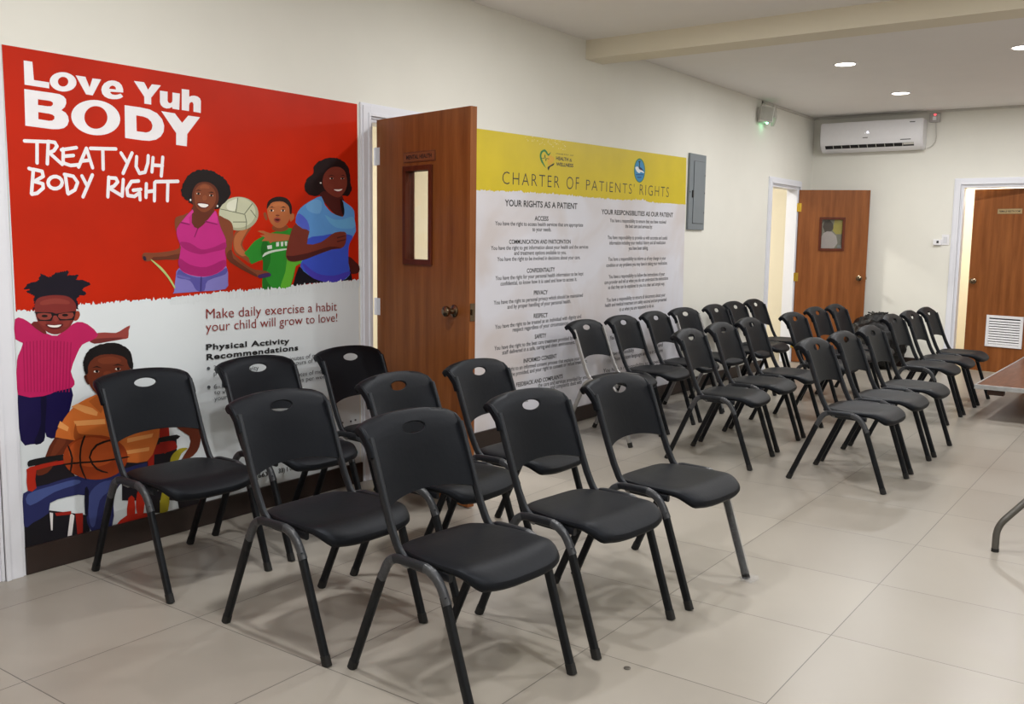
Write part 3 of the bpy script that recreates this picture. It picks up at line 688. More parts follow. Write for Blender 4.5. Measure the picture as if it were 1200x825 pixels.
figure('girl_with_skipping_rope', p1, [
 ((24, 16, 18), fuzz(c2((276, 185), (288, 130), (318, 88), (350, 62), (400, 48), (460, 55), (520, 85), (558, 120), (580, 165), (576, 215), (548, 250), (510, 285), (480, 290), (340, 260), (318, 240), (290, 220)), 1.1), 0),
 (SK2, c2((330, 325), (290, 330), (245, 342), (234, 370), (238, 420), (262, 480), (262, 535), (200, 556), (100, 566), (50, 564), (32, 578), (34, 605), (60, 620), (100, 612), (180, 608), (270, 602), (300, 500)), 2),
 (SK2d, c2((100, 592), (180, 588), (268, 570), (270, 602), (180, 608), (100, 612)), 2),
 (SK2, c2((500, 340), (545, 350), (580, 368), (597, 400), (600, 470), (590, 548), (620, 590), (690, 648), (740, 672), (790, 676), (826, 690), (824, 712), (790, 722), (745, 716), (690, 690), (610, 645), (560, 600), (540, 500)), 2),
 (SK2d, c2((565, 560), (590, 548), (600, 600), (690, 665), (745, 700), (745, 716), (690, 690), (610, 645), (560, 600)), 2),
 (SK2d, c2((352, 270), (470, 290), (500, 340), (430, 372), (380, 415), (335, 380), (340, 320)), 2),
 ((126, 120, 190), c2((262, 660), (240, 720), (230, 810), (235, 818), (400, 806), (550, 792), (566, 740), (556, 650), (480, 690), (380, 705)), 2),
 ((86, 80, 156), c2((262, 670), (250, 720), (330, 740), (370, 800), (420, 800), (440, 740), (550, 700), (556, 660), (480, 700), (400, 720), (320, 705)), 3),
 ((104, 98, 172), c2((250, 700), (330, 722), (320, 732), (250, 712)), 2), ((60, 52, 120), c2((395, 720), (404, 720), (400, 802), (392, 802)), 2),
 ((190, 42, 128), c2((345, 296), (330, 318), (285, 362), (247, 415), (250, 470), (272, 530), (262, 600), (266, 668), (330, 704), (420, 715), (500, 694), (556, 645), (548, 560), (554, 486), (530, 430), (512, 380), (498, 320), (484, 304), (462, 340), (436, 366), (380, 416), (340, 378)), 2),
 ((160, 28, 104), c2((265, 500), (330, 505), (400, 545), (480, 530), (548, 500), (550, 540), (470, 560), (390, 575), (300, 545)), 3),
 ((160, 28, 104), c2((262, 600), (330, 640), (430, 655), (540, 610), (552, 645), (500, 690), (420, 712), (330, 700), (266, 664)), 3),
 ((136, 22, 90), c2((272, 372), (326, 385), (330, 394), (270, 380)), 0), ((136, 22, 90), c2((424, 366), (500, 385), (502, 392), (420, 374)), 0), ((136, 22, 90), c2((374, 414), (382, 414), (360, 470), (354, 468)), 0), ((206, 56, 144), c2((346, 294), (310, 330), (276, 372), (326, 384), (322, 344), (352, 312)), 0), ((206, 56, 144), c2((484, 304), (440, 360), (430, 366), (500, 384), (502, 340)), 0),
 (SK2d, c2((342, 210), (350, 170), (375, 135), (420, 122), (465, 135), (498, 170), (508, 215), (502, 255), (478, 296), (440, 322), (400, 322), (366, 300), (346, 262)), 3),
 (SK2, c2((356, 205), (370, 160), (410, 134), (455, 145), (486, 185), (490, 235), (470, 280), (430, 310), (395, 305), (365, 270)), 3),
 (SK2l, c2((392, 152), (420, 140), (448, 152), (446, 166), (420, 163), (396, 165)), 3), (SK2l, c2((408, 215), (425, 205), (436, 225), (424, 240), (408, 236)), 3),
 ((238, 228, 220), c2(*ell(381, 197, 13, 5, 12, .15)), 0), ((238, 228, 220), c2(*ell(461, 208, 13, 5, 12, .15)), 0), ((26, 14, 12), c2(*ell(382, 197, 8, 8, 10)), 0), ((26, 14, 12), c2(*ell(462, 208, 8, 8, 10)), 0),
 ((40, 18, 14), c2((360, 180), (382, 172), (404, 180), (382, 178)), 0), ((40, 18, 14), c2((440, 190), (464, 184), (486, 196), (464, 191)), 0),
 ((96, 34, 30), c2((372, 255), (410, 252), (450, 264), (432, 288), (405, 290), (384, 280)), 3), ((244, 240, 236), c2((378, 259), (412, 259), (444, 267), (428, 282), (405, 282), (388, 274)), 3),
 ((240, 236, 230), c2(*ell(332, 236, 5, 7, 8)), 0), ((240, 236, 230), c2(*ell(500, 274, 5, 7, 8)), 0),
 ((180, 200, 120), c2((86, 612), (96, 612), (150, 655), (200, 715), (236, 778), (230, 786), (190, 722), (140, 665)), 2),
 ((64, 40, 92), c2((756, 704), (820, 690), (834, 702), (826, 714), (762, 724)), 2), ((40, 26, 50), c2((36, 588), (52, 590), (56, 612), (42, 612)), 2)], y0=-.0048)
SK3, SK3d, SK3l = (118, 50, 38), (76, 28, 25), (120, 52, 40)
figure('woman_in_blue_shirt', p1, [
 ((30, 16, 18), fuzz(c3((532, 205), (545, 150), (580, 118), (588, 75), (625, 42), (690, 25), (745, 38), (785, 75), (796, 120), (800, 170), (806, 205), (790, 245), (755, 245), (640, 235), (600, 248), (555, 240)), .7), 0),
 (SK3d, c3((785, 600), (830, 635), (852, 660), (850, 695), (815, 705), (790, 690)), 2),
 ((18, 18, 26), c3((498, 660), (540, 690), (800, 680), (812, 742), (760, 745), (690, 752), (560, 760), (462, 778), (480, 710)), 0),
 (SK3d, c3((640, 220), (748, 240), (762, 300), (764, 362), (715, 362), (660, 300), (622, 255)), 2),
 ((92, 150, 214), c3((478, 404), (492, 340), (530, 300), (580, 270), (628, 250), (650, 300), (690, 345), (740, 368), (762, 360), (758, 285), (742, 268), (790, 300), (822, 335), (824, 385), (832, 455), (800, 510), (788, 560), (788, 640), (796, 710), (740, 748), (650, 752), (560, 715), (505, 660), (530, 600), (545, 500), (556, 455), (520, 440)), 2),
 ((58, 82, 196), c3((548, 500), (640, 480), (700, 470), (810, 480), (790, 540), (788, 640), (794, 705), (740, 746), (650, 750), (560, 712), (506, 658), (535, 600)), 3),
 ((70, 60, 176), c3((520, 640), (600, 700), (700, 715), (790, 690), (794, 710), (740, 748), (650, 752), (560, 716)), 3),
 ((84, 100, 206), c3((480, 400), (496, 350), (545, 390), (560, 450), (520, 438)), 3),
 ((104, 168, 218), c3((650, 360), (700, 385), (760, 385), (815, 370), (826, 430), (770, 440), (700, 425)), 3),
 ((112, 168, 222), c3((540, 300), (600, 268), (632, 290), (620, 350), (560, 340)), 3),
 (SK3, c3((474, 415), (520, 440), (560, 456), (545, 530), (620, 522), (668, 490), (710, 462), (765, 458), (776, 480), (770, 530), (745, 555), (690, 562), (600, 595), (520, 625), (450, 632), (422, 605), (430, 540), (448, 470)), 2),
 (SK3d, c3((425, 600), (460, 600), (560, 580), (680, 545), (745, 555), (690, 562), (600, 595), (520, 625), (450, 632)), 3),
 (SK3d, c3((720, 490), (770, 478), (770, 484), (722, 498)), 0), (SK3d, c3((720, 512), (772, 500), (772, 506), (722, 520)), 0),
 (SK3, c3((636, 165), (646, 120), (680, 85), (728, 78), (764, 100), (778, 145), (778, 190), (764, 225), (736, 256), (700, 250), (665, 225), (644, 200)), 3),
 (SK3l, c3((694, 100), (735, 96), (755, 112), (735, 118), (702, 116)), 3), (SK3l, c3((672, 185), (695, 180), (700, 200), (680, 205)), 3), (SK3l, c3((725, 160), (742, 165), (748, 185), (730, 190)), 3),
 ((226, 214, 206), c3(*ell(688, 146, 11, 4.5, 12)), 0), ((226, 214, 206), c3(*ell(752, 146, 10, 4.5, 12)), 0), ((20, 10, 10), c3(*ell(690, 145, 7, 6, 10)), 0), ((20, 10, 10), c3(*ell(753, 145, 7, 6, 10)), 0),
 ((30, 12, 12), c3((664, 134), (688, 124), (712, 134), (688, 129)), 0), ((30, 12, 12), c3((736, 133), (756, 124), (772, 134), (754, 129)), 0),
 ((120, 40, 44), c3((694, 210), (730, 206), (758, 206), (745, 224), (722, 228)), 3), ((236, 228, 222), c3((702, 211), (730, 210), (752, 208), (740, 218), (722, 220)), 3),
 ((24, 12, 14), c3((738, 270), (752, 276), (764, 330), (760, 362), (748, 340)), 2), ((240, 236, 230), c3(*ell(625, 172, 6, 4, 8)), 0)], y0=-.0044)
YL = -.0061
# white torn edge that overlaps the figures of the upper band
bm = bmesh.new(); up = jag([(199, 348.5), (230, 346), (262, 341), (300, 338.5), (330, 337), (345, 335), (378, 330), (400, 329), (420.5, 327)], 2.4)
V1 = []
for (u_, v_) in up:
    a_ = on_y(u_, v_); b_ = on_y(u_, v_+9); V1.append((bm.verts.new((a_.x, YL, a_.z)), bm.verts.new((b_.x, -.0031, b_.z))))
for (a_, b_), (c_, d_) in zip(V1, V1[1:]): bm.faces.new((a_, b_, d_, c_))
YL = -.0033; obj('torn_white_edge', bm, SHEET1, p1)
rib = [((160, 22, 78), c4((x, 330+abs(x-160)*.1), (x+5, 330+abs(x-160)*.1), (x+4-(x-160)*.08, 560), (x-(x-160)*.08, 560)), 0) for x in range(60, 285, 15)]
figure('girl_with_glasses', p1, [
 ((20, 14, 30), fuzz(c4((68, 108), (92, 82), (128, 74), (142, 42), (176, 56), (205, 38), (262, 30), (258, 48), (300, 48), (296, 66), (330, 70), (358, 88), (322, 104), (338, 132), (300, 142), (304, 200), (290, 190), (120, 180), (112, 200), (110, 138), (78, 122), (96, 108)), 1.8, .9), 0),
 ((24, 16, 66), c4((40, 560), (150, 570), (274, 540), (272, 620), (250, 690), (212, 760), (165, 756), (158, 720), (154, 775), (95, 790), (52, 772)), 2),
 ((16, 12, 44), c4((140, 580), (165, 580), (160, 700), (154, 775), (110, 786), (140, 700)), 3),
 ((150, 66, 60), c4((370, 305), (420, 298), (470, 300), (500, 284), (532, 267), (526, 290), (524, 322), (500, 328), (440, 338), (375, 348), (350, 330)), 2),
 ((110, 44, 42), c4((360, 330), (440, 322), (510, 322), (440, 338), (375, 348)), 2),
 ((186, 30, 92), c4((26, 240), (62, 238), (100, 262), (165, 302), (212, 312), (262, 275), (300, 252), (345, 262), (392, 308), (360, 335), (322, 352), (296, 400), (272, 470), (288, 512), (278, 540), (210, 556), (150, 578), (40, 572), (34, 450), (40, 400), (62, 345), (28, 328)), 2)] + rib + [
 ((150, 62, 44), c4((288, 210), (305, 204), (312, 222), (300, 244), (284, 244)), 3), ((110, 36, 34), c4((96, 262), (130, 250), (165, 300), (150, 302)), 2),
 ((124, 44, 40), c4((112, 180), (125, 150), (160, 138), (210, 134), (262, 142), (292, 172), (294, 215), (282, 250), (258, 282), (214, 306), (172, 298), (135, 266), (118, 225)), 3),
 ((140, 58, 50), c4((140, 162), (200, 148), (258, 158), (262, 174), (200, 172), (144, 178)), 3), ((140, 58, 50), c4((190, 230), (206, 225), (218, 240), (204, 252)), 3),
 ((136, 54, 46), c4((130, 240), (160, 250), (160, 270), (140, 262)), 3), ((136, 54, 46), c4((238, 250), (268, 245), (255, 272), (236, 270)), 3),
 ((16, 14, 20), c4((110, 208), (190, 210), (205, 216), (292, 204), (292, 212), (284, 244), (222, 246), (208, 224), (196, 224), (186, 248), (130, 248), (118, 216)), 0),
 ((140, 62, 52), c4((124, 215), (184, 216), (180, 240), (134, 241)), 2), ((140, 62, 52), c4((218, 218), (280, 211), (276, 236), (226, 239)), 2),
 ((20, 10, 12), c4(*ell(156, 226, 14, 6, 10)), 0), ((20, 10, 12), c4(*ell(246, 222, 14, 6, 10)), 0),
 ((90, 26, 30), c4((160, 262), (200, 264), (238, 260), (225, 280), (198, 284), (174, 278)), 3), ((240, 232, 228), c4((168, 265), (200, 267), (230, 264), (218, 274), (198, 276), (178, 273)), 2)])
SK4, SK4d, SK4l = (100, 44, 26), (66, 28, 18), (116, 54, 32)
stripes = [((232, 158, 92), c5(*q), 0) for q in (((215, 262), (240, 250), (300, 268), (322, 285), (318, 300), (270, 288)), ((225, 320), (350, 312), (352, 332), (232, 340)), ((170, 320), (205, 345), (200, 362), (160, 345)), ((440, 390), (545, 370), (540, 385), (440, 408)), ((430, 440), (530, 425), (528, 440), (432, 455)))]
figure('boy_in_wheelchair', p1, [
 ((28, 24, 30), c5((70, 490), (190, 470), (230, 540), (230, 610), (60, 620)), 0), ((30, 26, 34), c5((430, 400), (640, 390), (640, 480), (660, 640), (420, 640), (420, 480)), 0),
 ((168, 36, 22), c5((235, 380), (265, 365), (270, 480), (240, 490)), 2), ((168, 36, 22), c5((572, 345), (608, 345), (608, 440), (576, 440)), 2), ((168, 36, 22), c5((525, 410), (545, 400), (548, 515), (526, 515)), 2), ((150, 30, 20), c5((540, 425), (620, 400), (638, 412), (634, 435), (548, 455)), 3),
 ((26, 26, 28), c5((540, 395), (640, 375), (645, 392), (548, 410)), 2), ((170, 158, 40), c5((615, 490), (620, 460), (650, 432), (684, 430), (660, 450), (640, 490)), 3), ((170, 158, 40), c5((572, 690), (580, 610), (608, 610), (606, 680)), 2),
 ((190, 44, 24), c5((440, 720), (446, 630), (470, 630), (470, 715)), 2), ((190, 44, 24), c5((476, 640), (488, 590), (512, 600), (506, 690), (480, 690)), 2), ((182, 40, 24), c5((400, 735), (440, 700), (520, 690), (520, 712), (430, 730)), 2), ((30, 26, 30), c5((640, 620), (730, 610), (728, 660), (650, 680)), 0), ((30, 26, 30), c5((540, 640), (572, 630), (572, 690), (545, 690)), 0),
 ((24, 22, 28), c5((25, 690), (130, 680), (215, 690), (290, 700), (290, 765), (140, 803), (30, 830)), 0), ((226, 222, 222), c5((128, 688), (142, 690), (140, 760), (134, 760)), 0), ((226, 222, 222), c5((212, 690), (228, 700), (218, 780), (200, 784)), 0), ((150, 34, 24), c5((150, 690), (215, 682), (215, 696), (155, 702)), 0), ((150, 34, 24), c5((232, 692), (262, 690), (262, 770), (240, 776)), 0),
 ((40, 44, 92), c5((22, 612), (120, 575), (230, 542), (330, 535), (420, 515), (520, 486), (500, 520), (430, 560), (395, 600), (385, 660), (380, 740), (295, 762), (275, 690), (278, 620), (200, 625), (130, 650), (125, 690), (60, 730), (26, 745)), 2),
 ((70, 84, 140), c5((40, 615), (140, 580), (230, 556), (250, 570), (150, 605), (50, 660)), 3), ((66, 76, 132), c5((285, 625), (330, 570), (390, 560), (370, 600), (330, 640), (310, 740), (290, 730)), 3),
 ((20, 20, 40), c5((270, 590), (286, 600), (282, 700), (270, 690)), 2),
 (SK4, c5((150, 385), (232, 395), (205, 430), (150, 490), (120, 528), (80, 540), (78, 515), (110, 465)), 2), (SK4l, c5((160, 395), (195, 400), (150, 460), (125, 480)), 3),
 (SK4, c5((638, 345), (724, 345), (736, 400), (720, 445), (690, 470), (655, 480), (690, 425), (690, 380)), 2),
 ((26, 26, 28), c5((40, 484), (70, 472), (180, 455), (190, 470), (60, 500), (42, 502)), 2), ((172, 40, 24), c5((36, 530), (50, 505), (185, 478), (190, 492), (75, 518), (75, 590), (40, 600)), 2),
 ((206, 110, 48), c5((150, 385), (175, 330), (205, 285), (245, 248), (300, 220), (330, 215), (430, 240), (540, 290), (572, 350), (556, 420), (520, 482), (430, 486), (330, 470), (240, 400)), 2)] + stripes + [
 ((160, 78, 32), c5((232, 330), (245, 370), (300, 375), (360, 385), (350, 400), (250, 400), (225, 385)), 3), ((178, 92, 40), c5((285, 240), (322, 215), (345, 262), (335, 290)), 0),
 (SK4d, c5((310, 180), (400, 190), (420, 235), (345, 262), (322, 220)), 2),
 (SK4d, c5((266, 140), (282, 136), (292, 165), (280, 172)), 3),
 (SK4, c5((276, 130), (284, 85), (320, 58), (380, 48), (430, 62), (452, 105), (448, 160), (420, 215), (370, 240), (325, 218), (292, 180)), 3),
 (SK4l, c5((322, 72), (370, 60), (412, 72), (408, 86), (340, 90)), 3), (SK4l, c5((345, 125), (372, 120), (375, 150), (350, 155)), 3),
 ((20, 16, 18), fuzz(c5((270, 128), (264, 78), (290, 32), (350, 8), (405, 10), (448, 36), (462, 80), (460, 112), (446, 100), (430, 66), (380, 52), (318, 60), (286, 92), (282, 128)), .6), 0),
 ((226, 216, 206), c5(*ell(316, 121, 11, 4.5, 12)), 0), ((226, 216, 206), c5(*ell(402, 111, 11, 4.5, 12)), 0), ((18, 10, 10), c5(*ell(318, 120, 7, 6, 10)), 0), ((18, 10, 10), c5(*ell(404, 110, 7, 6, 10)), 0), ((30, 14, 12), c5((296, 106), (318, 98), (340, 108), (318, 104)), 0), ((30, 14, 12), c5((380, 98), (402, 90), (428, 98), (404, 96)), 0),
 ((156, 62, 24), c5(*ell(312, 466, 130, 90, 36)), 0), ((184, 82, 34), c5(*ell(300, 445, 96, 60, 30)), 0),
 ((24, 16, 14), c5((182, 492), (250, 484), (340, 478), (440, 462), (440, 468), (340, 485), (250, 491), (184, 498)), 2), ((24, 16, 14), c5((272, 382), (256, 430), (256, 500), (276, 552), (270, 552), (248, 500), (249, 430), (264, 382)), 2),
 ((24, 16, 14), c5((375, 400), (320, 420), (292, 465), (320, 510), (360, 525), (358, 530), (315, 516), (285, 466), (314, 414), (370, 394)), 2), ((24, 16, 14), c5((205, 420), (222, 470), (214, 525), (208, 524), (214, 470), (200, 424)), 2)], y0=-.0052)
# lettering in the white part
DKRED = ink('dark_red', (138, 40, 36)); PGREY = ink('grey_text', (84, 88, 94))
c6 = C(220, 340, 5.157)
bm = bmesh.new()
def T6(s, a, b, cap, bold=0, spacing=1): wall_line(bm, s, c6(a)[0], c6(b)[0], cap/5.157, YL, bold, spacing)
T6('Make daily exercise a habit', (106, 172), (896, 122), 58, -.004); obj('red_tagline', bm, DKRED, p1); bm = bmesh.new(); T6('your child will grow to love!', (104, 250), (898, 188), 56, -.004)
obj('red_tagline', bm, DKRED, p1)
bm = bmesh.new(); T6('Physical Activity', (106, 362), (610, 322), 36, .03, 1.1); T6('Recommendations', (108, 422), (662, 362), 36, .03, 1.1); obj('subheading', bm, INK, p1)
def T6s(t, a, b):
    bm = bmesh.new(); wall_line(bm, t, c6(a)[0], c6(b)[0], 26/5.157, YL); obj('small_print', bm, PGREY, p1)
for q in (('3', (152, 482), (166, 480)), ('p', (152, 515), (170, 513)), ('ctivity', (330, 488), (424, 480)), ('inutes of m', (612, 428), (770, 405)), ('hours of th', (630, 455), (785, 432)),
          ('6-1', (152, 594), (206, 588)), ('to v', (154, 630), (222, 622)), ('your', (155, 668), (232, 655)), ('utes of mo', (660, 524), (806, 500)), ('ys per wee', (668, 556), (824, 532))): T6s(*q)
for cx, cy, r_ in ((120, 472, 10), (122, 585, 10), (875, 812, 6), (930, 800, 6), (980, 792, 6), (1008, 784, 6), (905, 806, 6)):
    bm = bmesh.new(); wall_poly(bm, c6(*ell(cx, cy, r_, r_, 14)), YL); obj('bullet_dot', bm, PGREY, p1)
c7 = C(230, 480, 5.714)
def T7(s, a, b, cap, bold=0):
    bm = bmesh.new(); wall_line(bm, s, c7(a)[0], c7(b)[0], cap/5.714, YL, bold); obj('contact_text', bm, INK, p1)
T7('E-CL', (248, 492), (330, 470), 26, .02); T7('(663-', (395, 460), (490, 438), 30, .02); T7('33) I', (545, 425), (606, 412), 30, .02); T7('www.', (618, 410), (710, 386), 24); T7('g', (790, 372), (815, 366), 28)
bm = bmesh.new(); wall_poly(bm, c7(*ell(1060, 285, 16, 20, 14)), YL); obj('contact_icon', bm, ink('teal', (70, 150, 170)), p1); YL -= STEP

# ---- charter poster
YL = -.0032
def charter_mat():
    m = mat('pale_charter_print', (206, 203, 208), .42, spec=.4, noise=.01); N, L = m.node_tree.nodes, m.node_tree.links
    b = N['Principled BSDF']; tc = N.new('ShaderNodeTexCoord'); n = N.new('ShaderNodeTexNoise'); n.inputs['Scale'].default_value = 1.5; n.inputs['Detail'].default_value = 3; n.inputs['Distortion'].default_value = .8
    r = N.new('ShaderNodeValToRGB'); r.color_ramp.elements[0].position = .36; r.color_ramp.elements[1].position = .56
    r.color_ramp.elements[0].color = tuple(lin(x) for x in (208, 202, 203))+(1,); r.color_ramp.elements[1].color = tuple(lin(x) for x in (218, 219, 228))+(1,)
    L.new(tc.outputs['Object'], n.inputs['Vector']); L.new(n.outputs['Fac'], r.inputs[0]); L.new(r.outputs[0], b.inputs['Base Color']); return m
p2 = sheet('poster', [(555, 150), (804, 185), (797.5, 448), (551, 511)], charter_mat())
tag(p2, 'white charter of patients rights poster with a yellow top band beside the open door', 'poster')
B1, B2 = C(550, 145, 7.857), C(680, 165, 8.685)
bm = bmesh.new()
edge = jag([B2((1068, 648))[0], B2((700, 622))[0], B2((640, 598))[0], B2((420, 600))[0], B2((60, 570))[0], B1((900, 655))[0], B1((700, 640))[0], B1((500, 628))[0], B1((470, 612))[0], B1((420, 622))[0], B1((40, 610))[0]], 1.6, .8)
wall_poly(bm, [(555, 150), (804, 185)]+edge, YL); YL -= STEP
obj('yellow_band', bm, mat('print_yellow', (208, 186, 14), .42, noise=.05, nscale=4, spec=.4), p2)
bm = bmesh.new()
for x in range(46):  # lamp glints on the glossy band, painted as pale specks
    a = random.uniform(0, 1); u = 500+a*400; v = 105+a*70+random.gauss(25, 22)
    wall_poly(bm, B1(*ell(u, v, random.uniform(2, 7), random.uniform(1.5, 4), 7)), YL)
YL -= STEP; obj('worn_specks', bm, mat('print_specks', (226, 214, 150), .5, noise=.02), p2)['kind'] = 'stuff'
bm = bmesh.new()
for s, c, a, b in (('CHARTER', B1, (300, 553), (825, 590)), ('OF', B1, (890, 601), (1005, 606)), ("PATIENTS'", B2, (55, 500), (545, 541)), ('RIGHTS', B2, (600, 548), (897, 573))):
    cap = 114/7.857 if c is B1 else 104/8.685
    bm = bmesh.new(); wall_line(bm, s, c(a)[0], c(b)[0], cap, YL, -.012, 1.25); obj('heading_word', bm, INK, p2)
GRN = (28, 120, 56)
hl = figure('heart_logo', p2, [
 ((214, 168, 48), B1((728, 290), (760, 300), (782, 322), (770, 350), (730, 385), (715, 340)), 3),
 (GRN, B1((703, 410), (660, 355), (645, 300), (655, 255), (690, 236), (715, 262), (724, 280), (748, 260), (728, 296), (708, 280), (690, 256), (668, 268), (660, 300), (674, 348)), 2),
 ((30, 40, 30), B1((726, 432), (716, 405), (735, 388), (778, 362), (770, 384), (738, 400)), 2)] +
 [((24, 70, 44), B1(*q), 0) for q in (((660, 316), (686, 316), (686, 321), (660, 321)), ((684, 320), (691, 282), (695, 284), (689, 321)), ((691, 284), (695, 282), (703, 344), (698, 346)), ((698, 345), (707, 316), (711, 319), (702, 346)), ((708, 316), (731, 322), (731, 327), (708, 321)))])
bm = bmesh.new()
for s, a, b, cap, bo in (('MINISTRY OF', (795, 281), (955, 300), 12, 0), ('HEALTH', (795, 333), (908, 346), 33, .03), ('&', (918, 349), (942, 352), 30, 0), ('WELLNESS', (795, 388), (953, 402), 33, .03)):
    wall_line(bm, s, B1(a)[0], B1(b)[0], cap/7.857, YL, bo)
obj('logo_lettering', bm, INK, hl)
figure('crest', p2, [((60, 120, 70), B2(*ell(600, 302, 57, 124, 30)), 0), ((52, 136, 188), B2(*ell(600, 304, 50, 112, 30)), 0), ((30, 60, 40), B2((585, 205), (612, 205), (604, 225), (602, 280), (594, 280), (594, 225)), 0),
 ((226, 232, 236), B2((556, 272), (580, 262), (610, 290), (644, 318), (640, 328), (612, 316), (598, 330), (572, 312)), 2), ((34, 40, 78), B2((590, 262), (618, 276), (640, 302), (620, 300), (596, 288)), 2), ((30, 80, 140), B2((560, 340), (640, 340), (636, 350), (564, 350)), 0), ((30, 80, 140), B2((575, 366), (620, 366), (616, 378), (580, 378)), 0)])
A3, A4, A5, A6, A7, A8 = C(560, 230, 8.25), C(560, 320, 8.571), C(560, 390, 8.571), C(690, 240, 10), C(690, 295, 10), C(690, 360, 9.167)
bm = bmesh.new()
def TL(s, c, a, b, cap, bold): wall_line(bm, s, c(a)[0], c(b)[0], cap, YL, bold)
Hd = [('YOUR RIGHTS AS A PATIENT', A3, (256, 95), (957, 125), 7.8), ('ACCESS', A3, (545, 236), (678, 238), 5.4), ('COMMUNICATION AND PARTICIPATION', A3, (298, 461), (893, 458), 5.1), ('CONFIDENTIALITY', A3, (470, 741), (740, 727), 5.1), ('PRIVACY', A4, (558, 220), (697, 213), 5.1), ('RESPECT', A4, (557, 452), (697, 443), 5.1), ('SAFETY', A4, (567, 660), (683, 645), 5.0), ('INFORMED CONSENT', A5, (455, 305), (787, 252), 5.0), ('FEEDBACK AND COMPLAINTS', A5, (380, 545), (848, 455), 5.0), ('YOUR RESPONSIBILITIES AS OUR PATIENT', A6, (143, 110), (982, 147), 5.9)]
bm.free()
for s, c, a, b, cap in Hd:
    bm = bmesh.new(); TL(s, c, a, b, cap, .02); obj('section_heading', bm, INK, p2)
bm = bmesh.new()
Bd = [('You have the right to access health services that are appropriate', A3, (163, 281), (1013, 295)), ('to your needs.', A3, (522, 338), (705, 340)), ('You have the right to get information about your health and the services', A3, (122, 520), (1063, 505)), ('and treatment options available to you.', A3, (347, 568), (850, 560)), ('You have the right to be involved in decisions about your care.', A3, (183, 628), (985, 607)),
 ('You have the right for your personal health information to be kept', A4, (172, 72), (1055, 22)), ('confidential, to know how it is used and how to access it.', A4, (223, 127), (990, 78)), ('You have the right to personal privacy which should be maintained', A4, (155, 318), (1050, 238)), ('and by proper handling of your personal health.', A4, (293, 360), (930, 300)), ('You have the right to be treated as an individual with dignity and', A4, (168, 562), (1033, 450)), ('respect regardless of your circumstances.', A4, (345, 590), (912, 517)),
 ('You have the right to the best care treatment provided by our', A5, (160, 177), (1000, 60)), ('staff delivered in a safe, caring and clean environment.', A5, (240, 220), (970, 110)), ('You have the right to an informed consent process that explains your', A5, (90, 420), (1020, 272)), ('be provided, and your right to consent or refuse treatment.', A5, (335, 437), (1095, 297)), ('the care and services provided for you', A5, (600, 548), (1090, 460)), ('and complaints dealt with', A5, (725, 568), (1040, 510)), ('the most', A5, (400, 705), (500, 690)),
 ('You have a responsibility to ensure that you have received', A6, (242, 203), (900, 222)), ('the best care and services by:', A6, (422, 270), (738, 278)), ('You have responsibility to provide us with accurate and useful', A6, (215, 403), (915, 408)), ('information including your medical history and all medication', A6, (237, 468), (893, 462)), ('you have been taking.', A6, (462, 530), (690, 525)),
 ('You have a responsibility to inform us of any change in your', A7, (222, 108), (898, 93)), ('condition or any problems you may have in taking your medication.', A7, (200, 180), (915, 150)), ('You have a responsibility to follow the instructions of your', A7, (228, 315), (885, 278)), ('care provider and tell us when you do not understand the instructions', A7, (178, 382), (925, 328)), ('so that they can be explained to you in a clear and simple way.', A7, (222, 440), (885, 392)),
 ('You have a responsibility to ensure all documents about your', A7, (203, 588), (892, 522)), ('health and medical treatment are safely secured and are presented', A7, (185, 650), (905, 577)), ('to us when you are requested to do so.', A7, (352, 697), (760, 650)),
 ('You have', A8, (222, 350), (330, 338)), ('have a responsibility', A8, (252, 517), (480, 480)), ('and', A8, (740, 430), (790, 420)), ('from custom language and are it is more', A8, (268, 577), (790, 478)), ('You have a responsibility to respect the', A8, (150, 705), (820, 585))]
for i, (s, c, a, b) in enumerate(Bd): TL(s, c, a, b, 4.9 if c in (A3, A4, A5) else 4.5, .012)
obj('body_text', bm, mat('print_dark_grey', (52, 54, 60), .5, noise=.02), p2)

# ------------------------------------------------------------------ wall fittings
# breaker panel
pn = empty('breaker_panel', (8.117, 0, 1.50)); tag(pn, 'grey metal breaker panel on the wall right of the charter poster', 'breaker panel')
obj('body', boxes(((-.172, -.022, 0), (.172, 0, .685)), bev=.004), GREYBOX, pn)
dr = obj('door', boxes(((-.085, -.028, .06), (.14, -.021, .62)), bev=.002), GREYBOX, pn)
obj('latch', boxes(((-.112, -.03, .29), (-.086, -.021, .355)), bev=.002), BLACKPL, pn)
obj('seam', boxes(((-.088, -.0225, .057), (.143, -.0215, .06)), ((-.088, -.0225, .62), (.143, -.0215, .623)), ((-.088, -.0225, .06), (-.085, -.0215, .62)), ((.14, -.0225, .06), (.143, -.0215, .62))), DARKLINE, pn)
for x, z in ((-.152, .34), (.157, .34), (.157, .5), (.157, .16)):
    obj('screw', boxes(((x-.005, -.025, z-.006), (x+.005, -.021, z+.006)), bev=.001), DARKLINE, pn)
